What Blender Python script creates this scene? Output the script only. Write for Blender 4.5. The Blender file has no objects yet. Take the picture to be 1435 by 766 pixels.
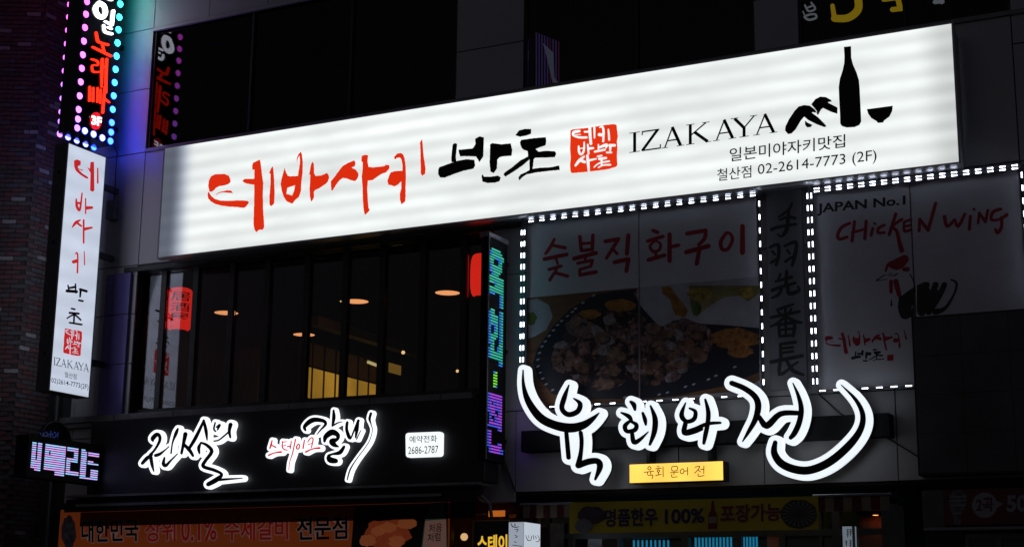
import bpy, bmesh, math, random
from mathutils import Vector, Matrix
from mathutils.geometry import delaunay_2d_cdt
random.seed(7)
SC = bpy.context.scene
COL = SC.collection
R = math.radians

# ------------------------------------------------------------------ camera
F_PX, PITCH, YAW, ROLL = 2158.8, 0.2215, -0.47277, 0.01173
CAM = Vector((0.0, -17.0, 1.6))
FW = Vector((math.sin(YAW)*math.cos(PITCH), math.cos(YAW)*math.cos(PITCH), math.sin(PITCH)))
rt0 = Vector((math.cos(YAW), -math.sin(YAW), 0)); up0 = rt0.cross(FW)
RT = math.cos(ROLL)*rt0 + math.sin(ROLL)*up0
UP = -math.sin(ROLL)*rt0 + math.cos(ROLL)*up0
cam = bpy.data.cameras.new('camera'); cam.sensor_width = 36.0; cam.lens = F_PX/1435*36
cam.clip_end = 2000; cam.clip_start = 0.1
camo = bpy.data.objects.new('camera', cam); COL.objects.link(camo)
m = Matrix((RT, UP, -FW)).transposed().to_4x4(); m.translation = CAM
camo.matrix_world = m; SC.camera = camo

# ------------------------------------------------------------------ world, moonlight, exposure
SC.view_settings.view_transform = 'Standard'; SC.view_settings.look = 'None'
SC.view_settings.exposure = 0; SC.view_settings.gamma = 1
SC.cycles.use_denoising = True
SC.cycles.max_bounces = 6; SC.cycles.transparent_max_bounces = 12
SC.cycles.sample_clamp_indirect = 3.0
W = bpy.data.worlds.new('World'); SC.world = W; W.use_nodes = True
wn = W.node_tree.nodes; wl = W.node_tree.links; wn.clear()
wo = wn.new('ShaderNodeOutputWorld'); add = wn.new('ShaderNodeAddShader')
b1 = wn.new('ShaderNodeBackground'); b2 = wn.new('ShaderNodeBackground')
sky = wn.new('ShaderNodeTexSky'); sky.sky_type = 'NISHITA'; sky.sun_disc = False
sky.sun_elevation = R(20); sky.sun_rotation = R(200)
wl.new(sky.outputs[0], b1.inputs[0]); b1.inputs[1].default_value = 0.0012
b2.inputs[0].default_value = (0.70, 0.67, 1.0, 1); b2.inputs[1].default_value = 0.0175   # city sky glow
wl.new(b1.outputs[0], add.inputs[0]); wl.new(b2.outputs[0], add.inputs[1]); wl.new(add.outputs[0], wo.inputs[0])
sun = bpy.data.lights.new('moon', 'SUN'); sun.energy = 0.012; sun.angle = R(10); sun.color = (0.9, 0.9, 1)
so = bpy.data.objects.new('moon', sun); COL.objects.link(so)
so.rotation_euler = (R(60), 0, R(20))

# ------------------------------------------------------------------ picture point -> point on a real plane
def ray(px, py):
    return FW*F_PX + RT*(px-717.5) - UP*(py-383.0)
class Fr:                                   # plane parallel to the facade, d metres in front of it
    def __init__(s, d): s.d = d; s.n = Vector((0, -1, 0))
    def __call__(s, px, py):
        r = ray(px, py); t = (-s.d - CAM.y)/r.y
        return CAM + r*t
class Sd:                                   # plane square to the facade at x = X, seen on its +x side
    def __init__(s, X): s.X = X; s.n = Vector((1, 0, 0))
    def __call__(s, px, py):
        r = ray(px, py); t = (s.X - CAM.x)/r.x
        return CAM + r*t
def zc(ox, oy, s, pts):
    return [tuple([ox+p[0]/s, oy+p[1]/s] + [q/s for q in p[2:]]) for p in pts]

# ------------------------------------------------------------------ materials
MATS = {}
def mat(name, col=(0.5, 0.5, 0.5), rough=0.5, metal=0.0, emit=None, strength=1.0, var=0.0, scale=6.0, bump=0.0, spec=0.5, stretch=(1, 1, 1)):
    if name in MATS: return MATS[name]
    M = bpy.data.materials.new(name); M.use_nodes = True
    nt = M.node_tree; b = nt.nodes['Principled BSDF']
    b.inputs['Base Color'].default_value = (*col, 1); b.inputs['Roughness'].default_value = rough
    b.inputs['Metallic'].default_value = metal; b.inputs['Specular IOR Level'].default_value = spec
    if emit is not None:
        b.inputs['Emission Color'].default_value = (*emit, 1); b.inputs['Emission Strength'].default_value = strength
    if var or bump:
        tc = nt.nodes.new('ShaderNodeTexCoord'); mp = nt.nodes.new('ShaderNodeMapping')
        mp.inputs['Scale'].default_value = stretch
        nz = nt.nodes.new('ShaderNodeTexNoise'); nz.inputs['Scale'].default_value = scale; nz.inputs['Detail'].default_value = 6
        nt.links.new(tc.outputs['Object'], mp.inputs[0]); nt.links.new(mp.outputs[0], nz.inputs['Vector'])
        if var:
            rp = nt.nodes.new('ShaderNodeValToRGB')
            rp.color_ramp.elements[0].position = 0.3; rp.color_ramp.elements[1].position = 0.7
            rp.color_ramp.elements[0].color = (*[c*(1-var) for c in col], 1)
            rp.color_ramp.elements[1].color = (*[min(1, c*(1+var)) for c in col], 1)
            nt.links.new(nz.outputs['Fac'], rp.inputs[0]); nt.links.new(rp.outputs[0], b.inputs['Base Color'])
            mr = nt.nodes.new('ShaderNodeMapRange'); mr.inputs[3].default_value = max(0.02, rough-0.08); mr.inputs[4].default_value = min(1, rough+0.12)
            nt.links.new(nz.outputs['Fac'], mr.inputs[0]); nt.links.new(mr.outputs[0], b.inputs['Roughness'])
        if bump:
            bp = nt.nodes.new('ShaderNodeBump'); bp.inputs['Strength'].default_value = bump; bp.inputs['Distance'].default_value = 0.01
            nt.links.new(nz.outputs['Fac'], bp.inputs['Height']); nt.links.new(bp.outputs[0], b.inputs['Normal'])
    MATS[name] = M; return M
def emis(name, col, s=1.0, base=(0.02, 0.02, 0.02), rough=0.4):
    return mat(name, base, rough, emit=col, strength=s)
def lightbox(name, col, s, xends=None, axis='Z', freq=4.5, amount=0.10, grad=None, panel=None):
    """acrylic face of a tube-lit box: dimmer between the tubes and past their ends"""
    if name in MATS: return MATS[name]
    M = bpy.data.materials.new(name); M.use_nodes = True; nt = M.node_tree; N = nt.nodes; L = nt.links
    b = N['Principled BSDF']; b.inputs['Base Color'].default_value = (0.30, 0.30, 0.30, 1); b.inputs['Roughness'].default_value = 0.3
    tc = N.new('ShaderNodeTexCoord'); sp = N.new('ShaderNodeSeparateXYZ'); L.new(tc.outputs['Object'], sp.inputs[0])
    def math_(op, a, bb=None):
        n = N.new('ShaderNodeMath'); n.operation = op
        for i, v in enumerate((a, bb)):
            if v is None: continue
            if isinstance(v, (int, float)): n.inputs[i].default_value = v
            else: L.new(v, n.inputs[i])
        return n.outputs[0]
    nz = N.new('ShaderNodeTexNoise'); nz.inputs['Scale'].default_value = 1.3; nz.inputs['Detail'].default_value = 3
    mp = N.new('ShaderNodeMapping'); mp.inputs['Scale'].default_value = (0.6, 1, 2.0)
    L.new(tc.outputs['Object'], mp.inputs[0]); L.new(mp.outputs[0], nz.inputs['Vector'])
    w = math_('SINE', math_('MULTIPLY', sp.outputs[axis], freq*2*math.pi))
    w = math_('MULTIPLY', math_('MULTIPLY', w, amount*0.5), nz.outputs['Fac'])
    n2 = math_('MULTIPLY', math_('SUBTRACT', nz.outputs['Fac'], 0.5), amount*1.6)
    v = math_('ADD', math_('ADD', w, n2), 1.0)
    if xends:
        x0, x1, wL, wR, lo = xends
        a = N.new('ShaderNodeMapRange'); a.interpolation_type = 'SMOOTHERSTEP'
        a.inputs[1].default_value = x0+wL*0.18; a.inputs[2].default_value = x0+wL; a.inputs[3].default_value = lo; a.inputs[4].default_value = 1
        L.new(sp.outputs['X'], a.inputs[0])
        c = N.new('ShaderNodeMapRange'); c.interpolation_type = 'SMOOTHERSTEP'
        c.inputs[1].default_value = x1-wR; c.inputs[2].default_value = x1; c.inputs[3].default_value = 1; c.inputs[4].default_value = 0.72
        L.new(sp.outputs['X'], c.inputs[0])
        v = math_('MULTIPLY', math_('MULTIPLY', v, a.outputs[0]), c.outputs[0])
    v = math_('MULTIPLY', v, s)
    b.inputs['Emission Color'].default_value = (*col, 1); L.new(v, b.inputs['Emission Strength'])
    if xends:
        mc = N.new('ShaderNodeMix'); mc.data_type = 'RGBA'; mc.inputs[6].default_value = (0.72, 0.84, 1.15, 1); mc.inputs[7].default_value = (*col, 1)  # blue reflection on the unlit ends is put into the emission colour
        L.new(a.outputs[0], mc.inputs[0]); L.new(mc.outputs[2], b.inputs['Emission Color'])
    MATS[name] = M; return M
def glass(name, refl=1.0, tint=(0.55, 0.56, 0.6)):
    if name in MATS: return MATS[name]
    M = bpy.data.materials.new(name); M.use_nodes = True; nt = M.node_tree; N = nt.nodes; L = nt.links
    N.remove(N['Principled BSDF']); out = N['Material Output']
    fr = N.new('ShaderNodeFresnel'); fr.inputs[0].default_value = 1.5*refl
    tr = N.new('ShaderNodeBsdfTransparent'); tr.inputs[0].default_value = (*tint, 1)
    gl = N.new('ShaderNodeBsdfGlossy'); gl.inputs['Roughness'].default_value = 0.015; gl.inputs[0].default_value = (0.9, 0.9, 0.95, 1)
    mx = N.new('ShaderNodeMixShader'); L.new(fr.outputs[0], mx.inputs[0]); L.new(tr.outputs[0], mx.inputs[1]); L.new(gl.outputs[0], mx.inputs[2])
    L.new(mx.outputs[0], out.inputs[0]); MATS[name] = M; return M

# ------------------------------------------------------------------ mesh helpers
class MB:
    def __init__(s): s.v = []; s.f = []; s.mi = []; s.cur = 0
    def poly(s, pts):
        i = len(s.v); s.v += [tuple(p) for p in pts]; s.f.append(tuple(range(i, i+len(pts)))); s.mi.append(s.cur)
    def box(s, x0, x1, y0, y1, z0, z1):
        if x0 > x1: x0, x1 = x1, x0
        if y0 > y1: y0, y1 = y1, y0
        if z0 > z1: z0, z1 = z1, z0
        i = len(s.v)
        s.v += [(x0,y0,z0),(x1,y0,z0),(x1,y1,z0),(x0,y1,z0),(x0,y0,z1),(x1,y0,z1),(x1,y1,z1),(x0,y1,z1)]
        for f in ((0,3,2,1),(4,5,6,7),(0,1,5,4),(1,2,6,5),(2,3,7,6),(3,0,4,7)):
            s.f.append(tuple(i+k for k in f)); s.mi.append(s.cur)
    def prism(s, front, vec):
        n = len(front); i = len(s.v)
        s.v += [tuple(p) for p in front] + [tuple(Vector(p)+vec) for p in front]
        s.f.append(tuple(range(i, i+n))); s.mi.append(s.cur)
        s.f.append(tuple(range(i+2*n-1, i+n-1, -1))); s.mi.append(s.cur)
        for k in range(n):
            j = (k+1) % n; s.f.append((i+k, i+n+k, i+n+j, i+j)); s.mi.append(s.cur)
    def tube(s, pts, r, n=8):
        pts = [Vector(p) for p in pts]; rings = []
        for k, p in enumerate(pts):
            d = (pts[min(k+1, len(pts)-1)] - pts[max(k-1, 0)]).normalized()
            a = d.cross(Vector((0, 0, 1)));  a = a if a.length > 1e-3 else d.cross(Vector((1, 0, 0)))
            a.normalize(); b = d.cross(a); i = len(s.v)
            s.v += [tuple(p + a*r*math.cos(2*math.pi*q/n) + b*r*math.sin(2*math.pi*q/n)) for q in range(n)]
            rings.append(i)
        for a, b in zip(rings, rings[1:]):
            for q in range(n):
                s.f.append((a+q, a+(q+1) % n, b+(q+1) % n, b+q)); s.mi.append(s.cur)
        s.f.append(tuple(range(rings[0], rings[0]+n))); s.mi.append(s.cur)
        s.f.append(tuple(range(rings[-1]+n-1, rings[-1]-1, -1))); s.mi.append(s.cur)
    def lathe(s, prof, c, n=24):
        c = Vector(c); rings = []
        for r, z in prof:
            rings.append(len(s.v)); s.v += [(c.x+r*math.cos(2*math.pi*q/n), c.y+r*math.sin(2*math.pi*q/n), c.z+z) for q in range(n)]
        for a, b in zip(rings, rings[1:]):
            for q in range(n):
                s.f.append((a+q, a+(q+1) % n, b+(q+1) % n, b+q)); s.mi.append(s.cur)
    def mesh(s, name, mats):
        me = bpy.data.meshes.new(name); me.from_pydata(s.v, [], s.f)
        for M in (mats if isinstance(mats, (list, tuple)) else [mats]): me.materials.append(M)
        if any(s.mi): me.polygons.foreach_set('material_index', s.mi)
        me.update(); return me
    def build(s, name, mats, parent=None, smooth=False):
        me = s.mesh(name, mats)
        if smooth: me.polygons.foreach_set('use_smooth', [True]*len(me.polygons))
        return link(name, me, parent)
def link(name, me, parent=None):
    o = bpy.data.objects.new(name, me); COL.objects.link(o)
    if parent is not None: o.parent = parent
    return o
def tag(o, label=None, cat=None, group=None, kind=None):
    if label: o['label'] = label
    if cat: o['category'] = cat
    if group: o['group'] = group
    if kind: o['kind'] = kind
    return o
def thing(name, label, cat, group=None, loc=None):
    o = bpy.data.objects.new(name, None); COL.objects.link(o); o.empty_display_size = 0.2
    return tag(o, label, cat, group)
def pbox(name, M, parent, x0, x1, y0, y1, z0, z1, bev=0.0):
    b = MB(); b.box(x0, x1, y0, y1, z0, z1); o = b.build(name, M, parent)
    if bev:
        md = o.modifiers.new('bevel', 'BEVEL'); md.width = bev; md.segments = 2
    return o
def rect(pxl, pyt, pxr, pyb, d):          # -> x0, x1, z0, z1 of an upright rectangle seen between two picture points
    a = Fr(d)(pxl, pyt); b = Fr(d)(pxr, pyb)
    return a.x, b.x, b.z, a.z

# ------------------------------------------------------------------ brush strokes and lettering
def smooth_pts(pts, sub=4):
    if len(pts) < 3: return pts
    out = []; n = len(pts)
    for i in range(n-1):
        p0 = pts[max(i-1, 0)]; p1 = pts[i]; p2 = pts[i+1]; p3 = pts[min(i+2, n-1)]
        for k in range(sub):
            t = k/sub
            out.append(tuple(0.5*((2*p1[j]) + (-p0[j]+p2[j])*t + (2*p0[j]-5*p1[j]+4*p2[j]-p3[j])*t*t + (-p0[j]+3*p1[j]-3*p2[j]+p3[j])*t**3) for j in range(3)))
    out.append(pts[-1]); return out
def stroke_polys(pts, grow=0.0, sub=4, caps=9):
    pts = smooth_pts([tuple(p) for p in pts], sub); polys = []
    for (x, y, w) in pts:
        r = max(max(w/2, 0.05) + grow, 0.2)
        a0 = random.random()
        polys.append([(x+r*math.cos(a0+2*math.pi*k/caps), y+r*math.sin(a0+2*math.pi*k/caps)) for k in range(caps)])
    for a, b in zip(pts, pts[1:]):
        dx, dy = b[0]-a[0], b[1]-a[1]; l = math.hypot(dx, dy)
        if l < 1e-4: continue
        nx, ny = -dy/l, dx/l; ra = max(max(a[2]/2, 0.05)+grow, 0.2); rb = max(max(b[2]/2, 0.05)+grow, 0.2)
        polys.append([(a[0]+nx*ra, a[1]+ny*ra), (b[0]+nx*rb, b[1]+ny*rb), (b[0]-nx*rb, b[1]-ny*rb), (a[0]-nx*ra, a[1]-ny*ra)])
    return polys
def ragged(poly, amp):
    out = []; n = len(poly)
    for i in range(n):
        a = poly[i]; b = poly[(i+1) % n]; l = math.hypot(b[0]-a[0], b[1]-a[1]); k = max(1, int(l/(amp*6)))
        for j in range(k):
            t = j/k; x = a[0]+(b[0]-a[0])*t; y = a[1]+(b[1]-a[1])*t
            if j: x += random.uniform(-amp, amp); y += random.uniform(-amp, amp)
            out.append((x, y))
    return out
def union(polys):
    v = []; f = []
    for p in polys:
        if sum(a[0]*b[1]-b[0]*a[1] for a, b in zip(p, p[1:]+p[:1])) < 0: p = p[::-1]
        i = len(v); v += [Vector((q[0], q[1])) for q in p]; f.append(list(range(i, i+len(p))))
    r = delaunay_2d_cdt(v, [], f, 1, 1e-4)
    return [(q.x, q.y) for q in r[0]], [tuple(t) for t, o_ in zip(r[2], r[5]) if len(o_)]
def shape(name, polys, plane, M, parent, lift=0.0, thick=0.0):
    v, f = union(polys); off = plane.n*lift
    P = [plane(*q)+off for q in v]
    if thick:
        n = len(P); P += [p - plane.n*thick for p in P]; cnt = {}
        for t in f:
            for a, b in zip(t, t[1:]+t[:1]): cnt[(a, b)] = 1
        f = f + [(a+n, a, b, b+n) for (a, b) in cnt if (b, a) not in cnt]
    me = bpy.data.meshes.new(name); me.from_pydata([tuple(p) for p in P], [], f); me.materials.append(M); me.update()
    return link(name, me, parent)
def strokes(lst, grow=0.0, **k):
    out = []
    for s in lst: out += stroke_polys(s, grow, **k)
    return out
_tc = {}
def text_mesh(s, off=0.0, res=3):
    key = (s, off)
    if key not in _tc:
        c = bpy.data.curves.new('t', 'FONT'); c.body = s; c.size = 1; c.resolution_u = res; c.offset = off
        o = bpy.data.objects.new('t', c); COL.objects.link(o); bpy.context.view_layer.update()
        dg = bpy.context.evaluated_depsgraph_get(); me = bpy.data.meshes.new_from_object(o.evaluated_get(dg))
        v = [(q.co.x, q.co.y) for q in me.vertices]; f = [tuple(p.vertices) for p in me.polygons]
        bpy.data.objects.remove(o); bpy.data.curves.remove(c); bpy.data.meshes.remove(me)
        x0 = min(q[0] for q in v); x1 = max(q[0] for q in v); y0 = min(q[1] for q in v); y1 = max(q[1] for q in v)
        _tc[key] = (v, f, (x0, x1, y0, y1))
    return _tc[key]
def text(name, s, quad, plane, M, parent, lift=0.003, off=0.0, ref=None):
    """lettering whose bounding box fills the quad TL, TR, BR, BL (picture points)"""
    v, f, bb = text_mesh(s, off)
    x0, x1, y0, y1 = text_mesh(s, ref)[2] if ref is not None else bb
    A, B, C, D = [plane(*q) for q in quad]; P = []
    for (x, y) in v:
        u = (x-x0)/(x1-x0); w = (y-y0)/(y1-y0)
        P.append(tuple((D*(1-u)+C*u)*(1-w) + (A*(1-u)+B*u)*w + plane.n*lift))
    me = bpy.data.meshes.new(name); me.from_pydata(P, [], f); me.materials.append(M); me.update()
    return link(name, me, parent)

# ------------------------------------------------------------------ shared materials
m_panel = mat('aluminium_panel', (0.44, 0.44, 0.47), 0.38, metal=0.15, var=0.05, scale=1.6)
m_back = mat('joint_black', (0.02, 0.02, 0.022), 0.8)
m_frame = mat('dark_window_frame', (0.035, 0.036, 0.04), 0.4, metal=0.3, var=0.2, scale=8)
m_glassU = glass('upper_window_glass', 0.93, (0.25, 0.25, 0.28))
m_glass = glass('second_floor_glass', 1.0, (0.68, 0.68, 0.70))
m_black = mat('black_paint', (0.012, 0.012, 0.015), 0.45, var=0.3, scale=5)
m_matte = mat('matte_black_metal', (0.007, 0.007, 0.009), 0.75, spec=0.2)
m_dark = mat('dark_interior', (0.02, 0.018, 0.017), 0.8, var=0.4, scale=3)
m_wood = mat('brown_interior_wood', (0.07, 0.032, 0.015), 0.55, var=0.35, scale=3, stretch=(6, 6, 0.6), bump=0.1)
m_alu = mat('brushed_aluminium', (0.35, 0.35, 0.37), 0.3, metal=0.8, var=0.15, scale=20)
m_sill = mat('grey_sill_metal', (0.22, 0.22, 0.235), 0.4, metal=0.3, var=0.2, scale=6)
e_led = emis('white_led', (0.74, 0.82, 1.0), 9.0)
e_ledd = emis('white_led_dim', (0.85, 0.90, 1.0), 1.3)

# ------------------------------------------------------------------ ground
g = MB(); g.box(-400, 400, -400, 400, -0.5, 0.0)
tag(g.build('road', mat('asphalt', (0.05, 0.05, 0.052), 0.75, var=0.25, scale=30, bump=0.3)), kind='structure')
g = MB(); g.box(-60, 40, -4.5, 14, 0.004, 0.13)
tag(g.build('pavement', mat('paving', (0.16, 0.155, 0.15), 0.8, var=0.2, scale=12, bump=0.2)), kind='structure')

# ------------------------------------------------------------------ main building
f0 = Fr(0)
X = {k: f0(*p).x for k, p in dict(a=(100, 560), b=(205, 200), s293=(293.5, 20), s375=(375.5, 4), w1r=(640.5, 30), w2l=(734, 60),
     w2r=(1056.5, 40), w3l=(1118.7, 30), w3r=(1416, 22), s690=(690, 420), s723=(722.5, 640), s737=(735, 500), s951=(951, 640),
     s1071=(1071, 650), s1139=(1139, 640), s1258=(1258, 640), bl=(180, 480)).items()}
X['end'] = X['w3r'] + 6.0
Z = {k: f0(*p).z for k, p in dict(wt=(216, 39.5), wb=(205, 213), t1=(208, 124), c1=(641.8, 73.5), bt=(193, 371), bb=(142.5, 584),
     low=(723, 689), low2=(990, 682), lowl=(700, 704), mid=(1000, 560)).items()}
Z['low'] = (Z['low'] + Z['low2'])/2
Z['top'] = Z['wt'] + 2.6
bld = thing('shop_building', 'three storey shop building with grey metal wall panels and dark windows behind the lit signs', 'building')
back = MB(); npan = 0
def panels(xs, zs, gap=0.012):
    """one metal sheet per cell, the joints open onto the black backing"""
    back.box(xs[0], xs[-1], 0.031, 0.30, zs[0], zs[-1])
    for x0, x1 in zip(xs, xs[1:]):
        for z0, z1 in zip(zs, zs[1:]):
            pbox('panel', m_panel, bld, x0+gap/2, x1-gap/2, 0.0, 0.030, z0+gap/2, z1-gap/2, 0.003)
x = X; z = Z
panels([x['a'], x['b']-1.02, x['b']], [z['bb']-0.3, z['bt']-1.45, z['bt']-0.72, z['bt'], z['wb'], z['t1'], z['wt']])
panels([x['a'], x['b'], x['s293'], x['s375'], x['s375']*2-x['s293'], x['w1r'], x['w2l'], (x['w2l']+x['w2r'])/2, x['w2r'], x['w3l'], (x['w3l']+x['w3r'])/2, x['w3r'], x['end']], [z['wt'], z['wt']+1.15, z['top']])
panels([x['w1r'], x['w2l']], [z['wb'], z['c1'], z['wt']])
panels([x['w2r'], x['w3l']], [z['wb'], z['c1'], z['wt']])
panels([x['w3r'], x['w3r']+1.2, x['end']], [z['bt'], z['wb']-0.35, z['wt']])
xr = [x['b'], x['b']+1.25]
while xr[-1]+1.25 < x['w3r']-0.5: xr.append(xr[-1]+1.25)
xr.append(x['w3r'])
panels(xr, [z['bt'], z['wb']])
panels([x['s690'], x['s737'], x['s951'], x['s1071'], x['s1258'], x['w3r']], [z['mid'], z['bt']-0.7, z['bt']])
panels([x['w3r'], x['end']], [z['mid'], z['bt']-0.7, z['bt']])
panels([x['s723'], x['s951'], x['s1071'], x['s1258'], x['w3r'], x['end']], [z['low'], z['mid']])
panels([x['s690']-0.12, x['s723']], [z['lowl'], z['mid']])
panels([x['a'], x['a']+2.2, x['a']+4.4, x['a']+6.4, x['s690']-0.12], [z['low']+0.02, z['bb']-0.3])
back.box(x['b'], x['s690'], 0.031, 0.30, z['bb']-0.3, z['bb']-0.12)
back.build('wall', m_back, bld)
# roof slab, side and rear mass
mm = MB(); mm.box(x['a'], x['end'], 0.301, 9.0, z['top']-0.3, z['top']); mm.box(x['a'], x['end'], 8.7, 9.0, 0.13, z['top']-0.301)
mm.box(x['a'], x['a']+0.2, 0.302, 8.69, 0.13, z['top']-0.302); mm.box(x['end']-0.2, x['end'], 0.302, 8.69, 0.13, z['top']-0.302)
mm.build('roof', mat('concrete_dark', (0.12, 0.12, 0.125), 0.8, var=0.2), bld)
fl = MB()
fl.box(x['a']+0.201, x['end']-0.201, 0.302, 8.69, z['wb']-0.35, z['wb']-0.1)
fl.box(x['a']+0.201, x['end']-0.201, 0.302, 8.69, z['bb']-1.1, z['bb']-0.85)
fl.build('floor_slab', m_dark, bld)

def window(name, x0, x1, z0, z1, cuts, yw, gm, fw=0.05, depth=0.07):
    fr = MB()
    fr.box(x0, x1, yw, yw+depth, z1-fw, z1); fr.box(x0, x1, yw, yw+depth, z0, z0+fw)
    fr.box(x0, x0+fw, yw, yw+depth, z0+fw, z1-fw); fr.box(x1-fw, x1, yw, yw+depth, z0+fw, z1-fw)
    # reveal behind the panels
    fr.box(x0, x1, 0.031, yw+depth, z1, z1+0.03) ; fr.box(x0, x1, 0.031, yw+depth, z0-0.03, z0)
    w = fr.build(name, m_frame, bld)
    xs = [x0+fw] + [c for c in cuts] + [x1-fw]
    for c, hw in [(c, fw*0.6) for c in cuts]:
        pbox('mullion', m_frame, w, c-hw, c+hw, yw-0.01, yw+depth-0.01, z0+fw, z1-fw)
    for a, b in zip(xs, xs[1:]):
        pbox('pane', gm, w, a+0.002 + (0 if a == x0+fw else fw*0.6), b-0.002-(0 if b == x1-fw else fw*0.6), yw+0.03, yw+0.038, z0+fw+0.002, z1-fw-0.002)
    return w
u = lambda px, py: Fr(-0.13)(px, py).x
uu_ = lambda px, py: Fr(-0.05)(px, py).x
window('window', x['b'], x['w1r'], z['wb'], z['wt'], [uu_(353, 100), uu_(492, 100)], 0.035, m_glassU, 0.03)
window('window', x['w2l'], x['w2r'], z['wb'], z['wt'], [uu_(893, 50)], 0.035, m_glassU, 0.03)
window('window', x['w3l'], x['w3r'], z['wb'], z['wt'], [uu_(1268, 20)], 0.035, m_glassU, 0.03)
# window heads and ledges in the panel metal
for a, b in ((x['b'], x['w1r']), (x['w2l'], x['w2r']), (x['w3l'], x['w3r'])):
    pbox('window_head', m_panel, bld, a, b, -0.012, 0.034, z['wt']-0.05, z['wt']-0.002)
pbox('sill', m_sill, bld, x['b'], x['end'], -0.03, 0.0345, z['wb']-0.006, z['wb']+0.045)
# dark curtains / back wall just inside the third floor
pbox('inner_wall', m_dark, bld, x['a']+0.3, x['end']-0.3, 3.2, 3.3, z['wb']-0.09, z['top']-0.31)
# second floor window band
bx0, bx1 = u(181, 480), u(700, 420)
cuts = [u(p, 470) for p in (226, 271, 322, 372, 428, 482, 534, 591, 649)]
bz0, bz1 = z['bb'] + 0.02, z['bt'] - 0.03
wb_ = window('window', bx0, bx1, bz0, bz1, cuts, 0.12, m_glass, 0.075)
panels([x['b'], x['s690']], [bz1+0.031, z['bt']-0.001], 0.004)
# sill in lengths with joints
sx = [u(p, 570) for p in (100, 176, 258, 418, 531, 629, 673)]
for a, b in zip(sx, sx[1:]):
    s1 = pbox('sill', m_sill, bld, a+0.006, b-0.006, -0.10, 0.09, z['bb']-0.075, z['bb']+0.012, 0.004)
    pbox('sill', m_sill, bld, a+0.012, b-0.012, -0.07, 0.028, z['bb']-0.145, z['bb']-0.080, 0.004)
# header under the main sign
pbox('window_head', m_frame, bld, bx0-0.05, x['s737'], -0.03, 0.118, z['bt']-0.10, z['bt']-0.03+0.0)
# corner pilaster left of the band, violet sign reflection painted into its colour
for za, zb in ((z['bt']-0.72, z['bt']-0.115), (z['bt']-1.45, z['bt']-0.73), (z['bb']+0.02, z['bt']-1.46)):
    pbox('pilaster_panel', mat('violet_reflection_paint', (0.17, 0.14, 0.42), 0.22, metal=0.2, var=0.15, scale=2), bld, f0(146, 480).x, f0(180, 480).x, -0.05, -0.003, za, zb, 0.003)

# ------------------------------------------------------------------ second floor interior
rx0, rx1, rz0, rz1 = x['a']+0.25, x['s737']+0.3, z['bb']-0.84, z['wb']-0.36
rm = MB()
rm.box(rx0, rx1, 8.3, 8.5, rz0, rz1); rm.box(rx0, rx0+0.1, 0.31, 8.29, rz0, rz1); rm.box(rx1, rx1+0.1, 0.31, 8.29, rz0, rz1)
rm.build('inner_wall', m_wood, bld)
# shoji partition square to the facade
XP = Fr(-2.0)(434, 520).x; sp = Sd(XP)
pt = thing('paper_screen_partition', 'wooden screen partition with glowing amber paper panes inside the second floor room', 'partition')
e_amber = lightbox('amber_paper_lit', (1.0, 0.52, 0.05), 0.62, None, 'Y', 0.8, 0.6); e_amberd = mat('amber_paper_dim', (0.35, 0.17, 0.04), 0.6, emit=(1.0, 0.5, 0.1), strength=0.012)
y0p, y1p = 1.75, sp(531, 540).y
cz = sp(445, 516).z; bz = sp(445, 551).z
pbox('rail', m_wood, pt, XP-0.03, XP+0.01, y0p, y1p, cz-0.01, cz+0.015)
pbox('rail', m_wood, pt, XP-0.03, XP+0.01, y0p, y1p, bz-0.12, bz-0.10)
pbox('rail', m_wood, pt, XP-0.03, XP+0.02, y0p, y1p, cz+0.36, cz+0.42)
n = 7
for k in range(n):
    a = y0p + (y1p-y0p)*k/n; b = y0p + (y1p-y0p)*(k+1)/n
    pbox('pane', e_amber, pt, XP-0.02, XP-0.01, a+0.01, b-0.01, bz-0.10, cz-0.01)
    pbox('pane', e_amberd, pt, XP-0.02, XP-0.01, a+0.01, b-0.01, cz+0.015, cz+0.36)
    pbox('stile', m_wood, pt, XP-0.03, XP+0.01, a-0.01, a+0.01, bz-0.10, cz+0.36)
pbox('base_panel', m_wood, pt, XP-0.04, XP-0.0, y0p, y1p, rz0, bz-0.125)
# curtain behind the left panes
cu = MB(); cx0, cx1 = Fr(-1.0)(180, 480).x, Fr(-1.0)(222, 480).x
for k in range(14):
    a = cx0+(cx1-cx0)*k/14; w_ = (cx1-cx0)/14
    cu.box(a, a+w_*0.62, 1.00, 1.03, bz0, bz1-0.05)
cu.cur = 0; cu.box(cx0-0.3, cx1, 1.06, 1.08, bz0, bz1-0.05)
tag(cu.build('curtain', mat('dark_red_slats', (0.45, 0.07, 0.06), 0.6, var=0.25)), 'dark red slatted blind standing inside the leftmost second floor window', 'blind')
slx0, slx1 = Fr(-1.6)(285, 480).x, Fr(-1.6)(365, 480).x
ws = thing('slatted_wood_screen', 'brown vertical slat screen standing behind the second floor windows, left of the amber screen', 'screen')
for k in range(26):
    a = slx0 + (slx1-slx0)*k/26
    pbox('slat', m_wood, ws, a, a+(slx1-slx0)/26*0.6, 1.6, 1.63, rz0, rz0+2.0)
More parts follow.
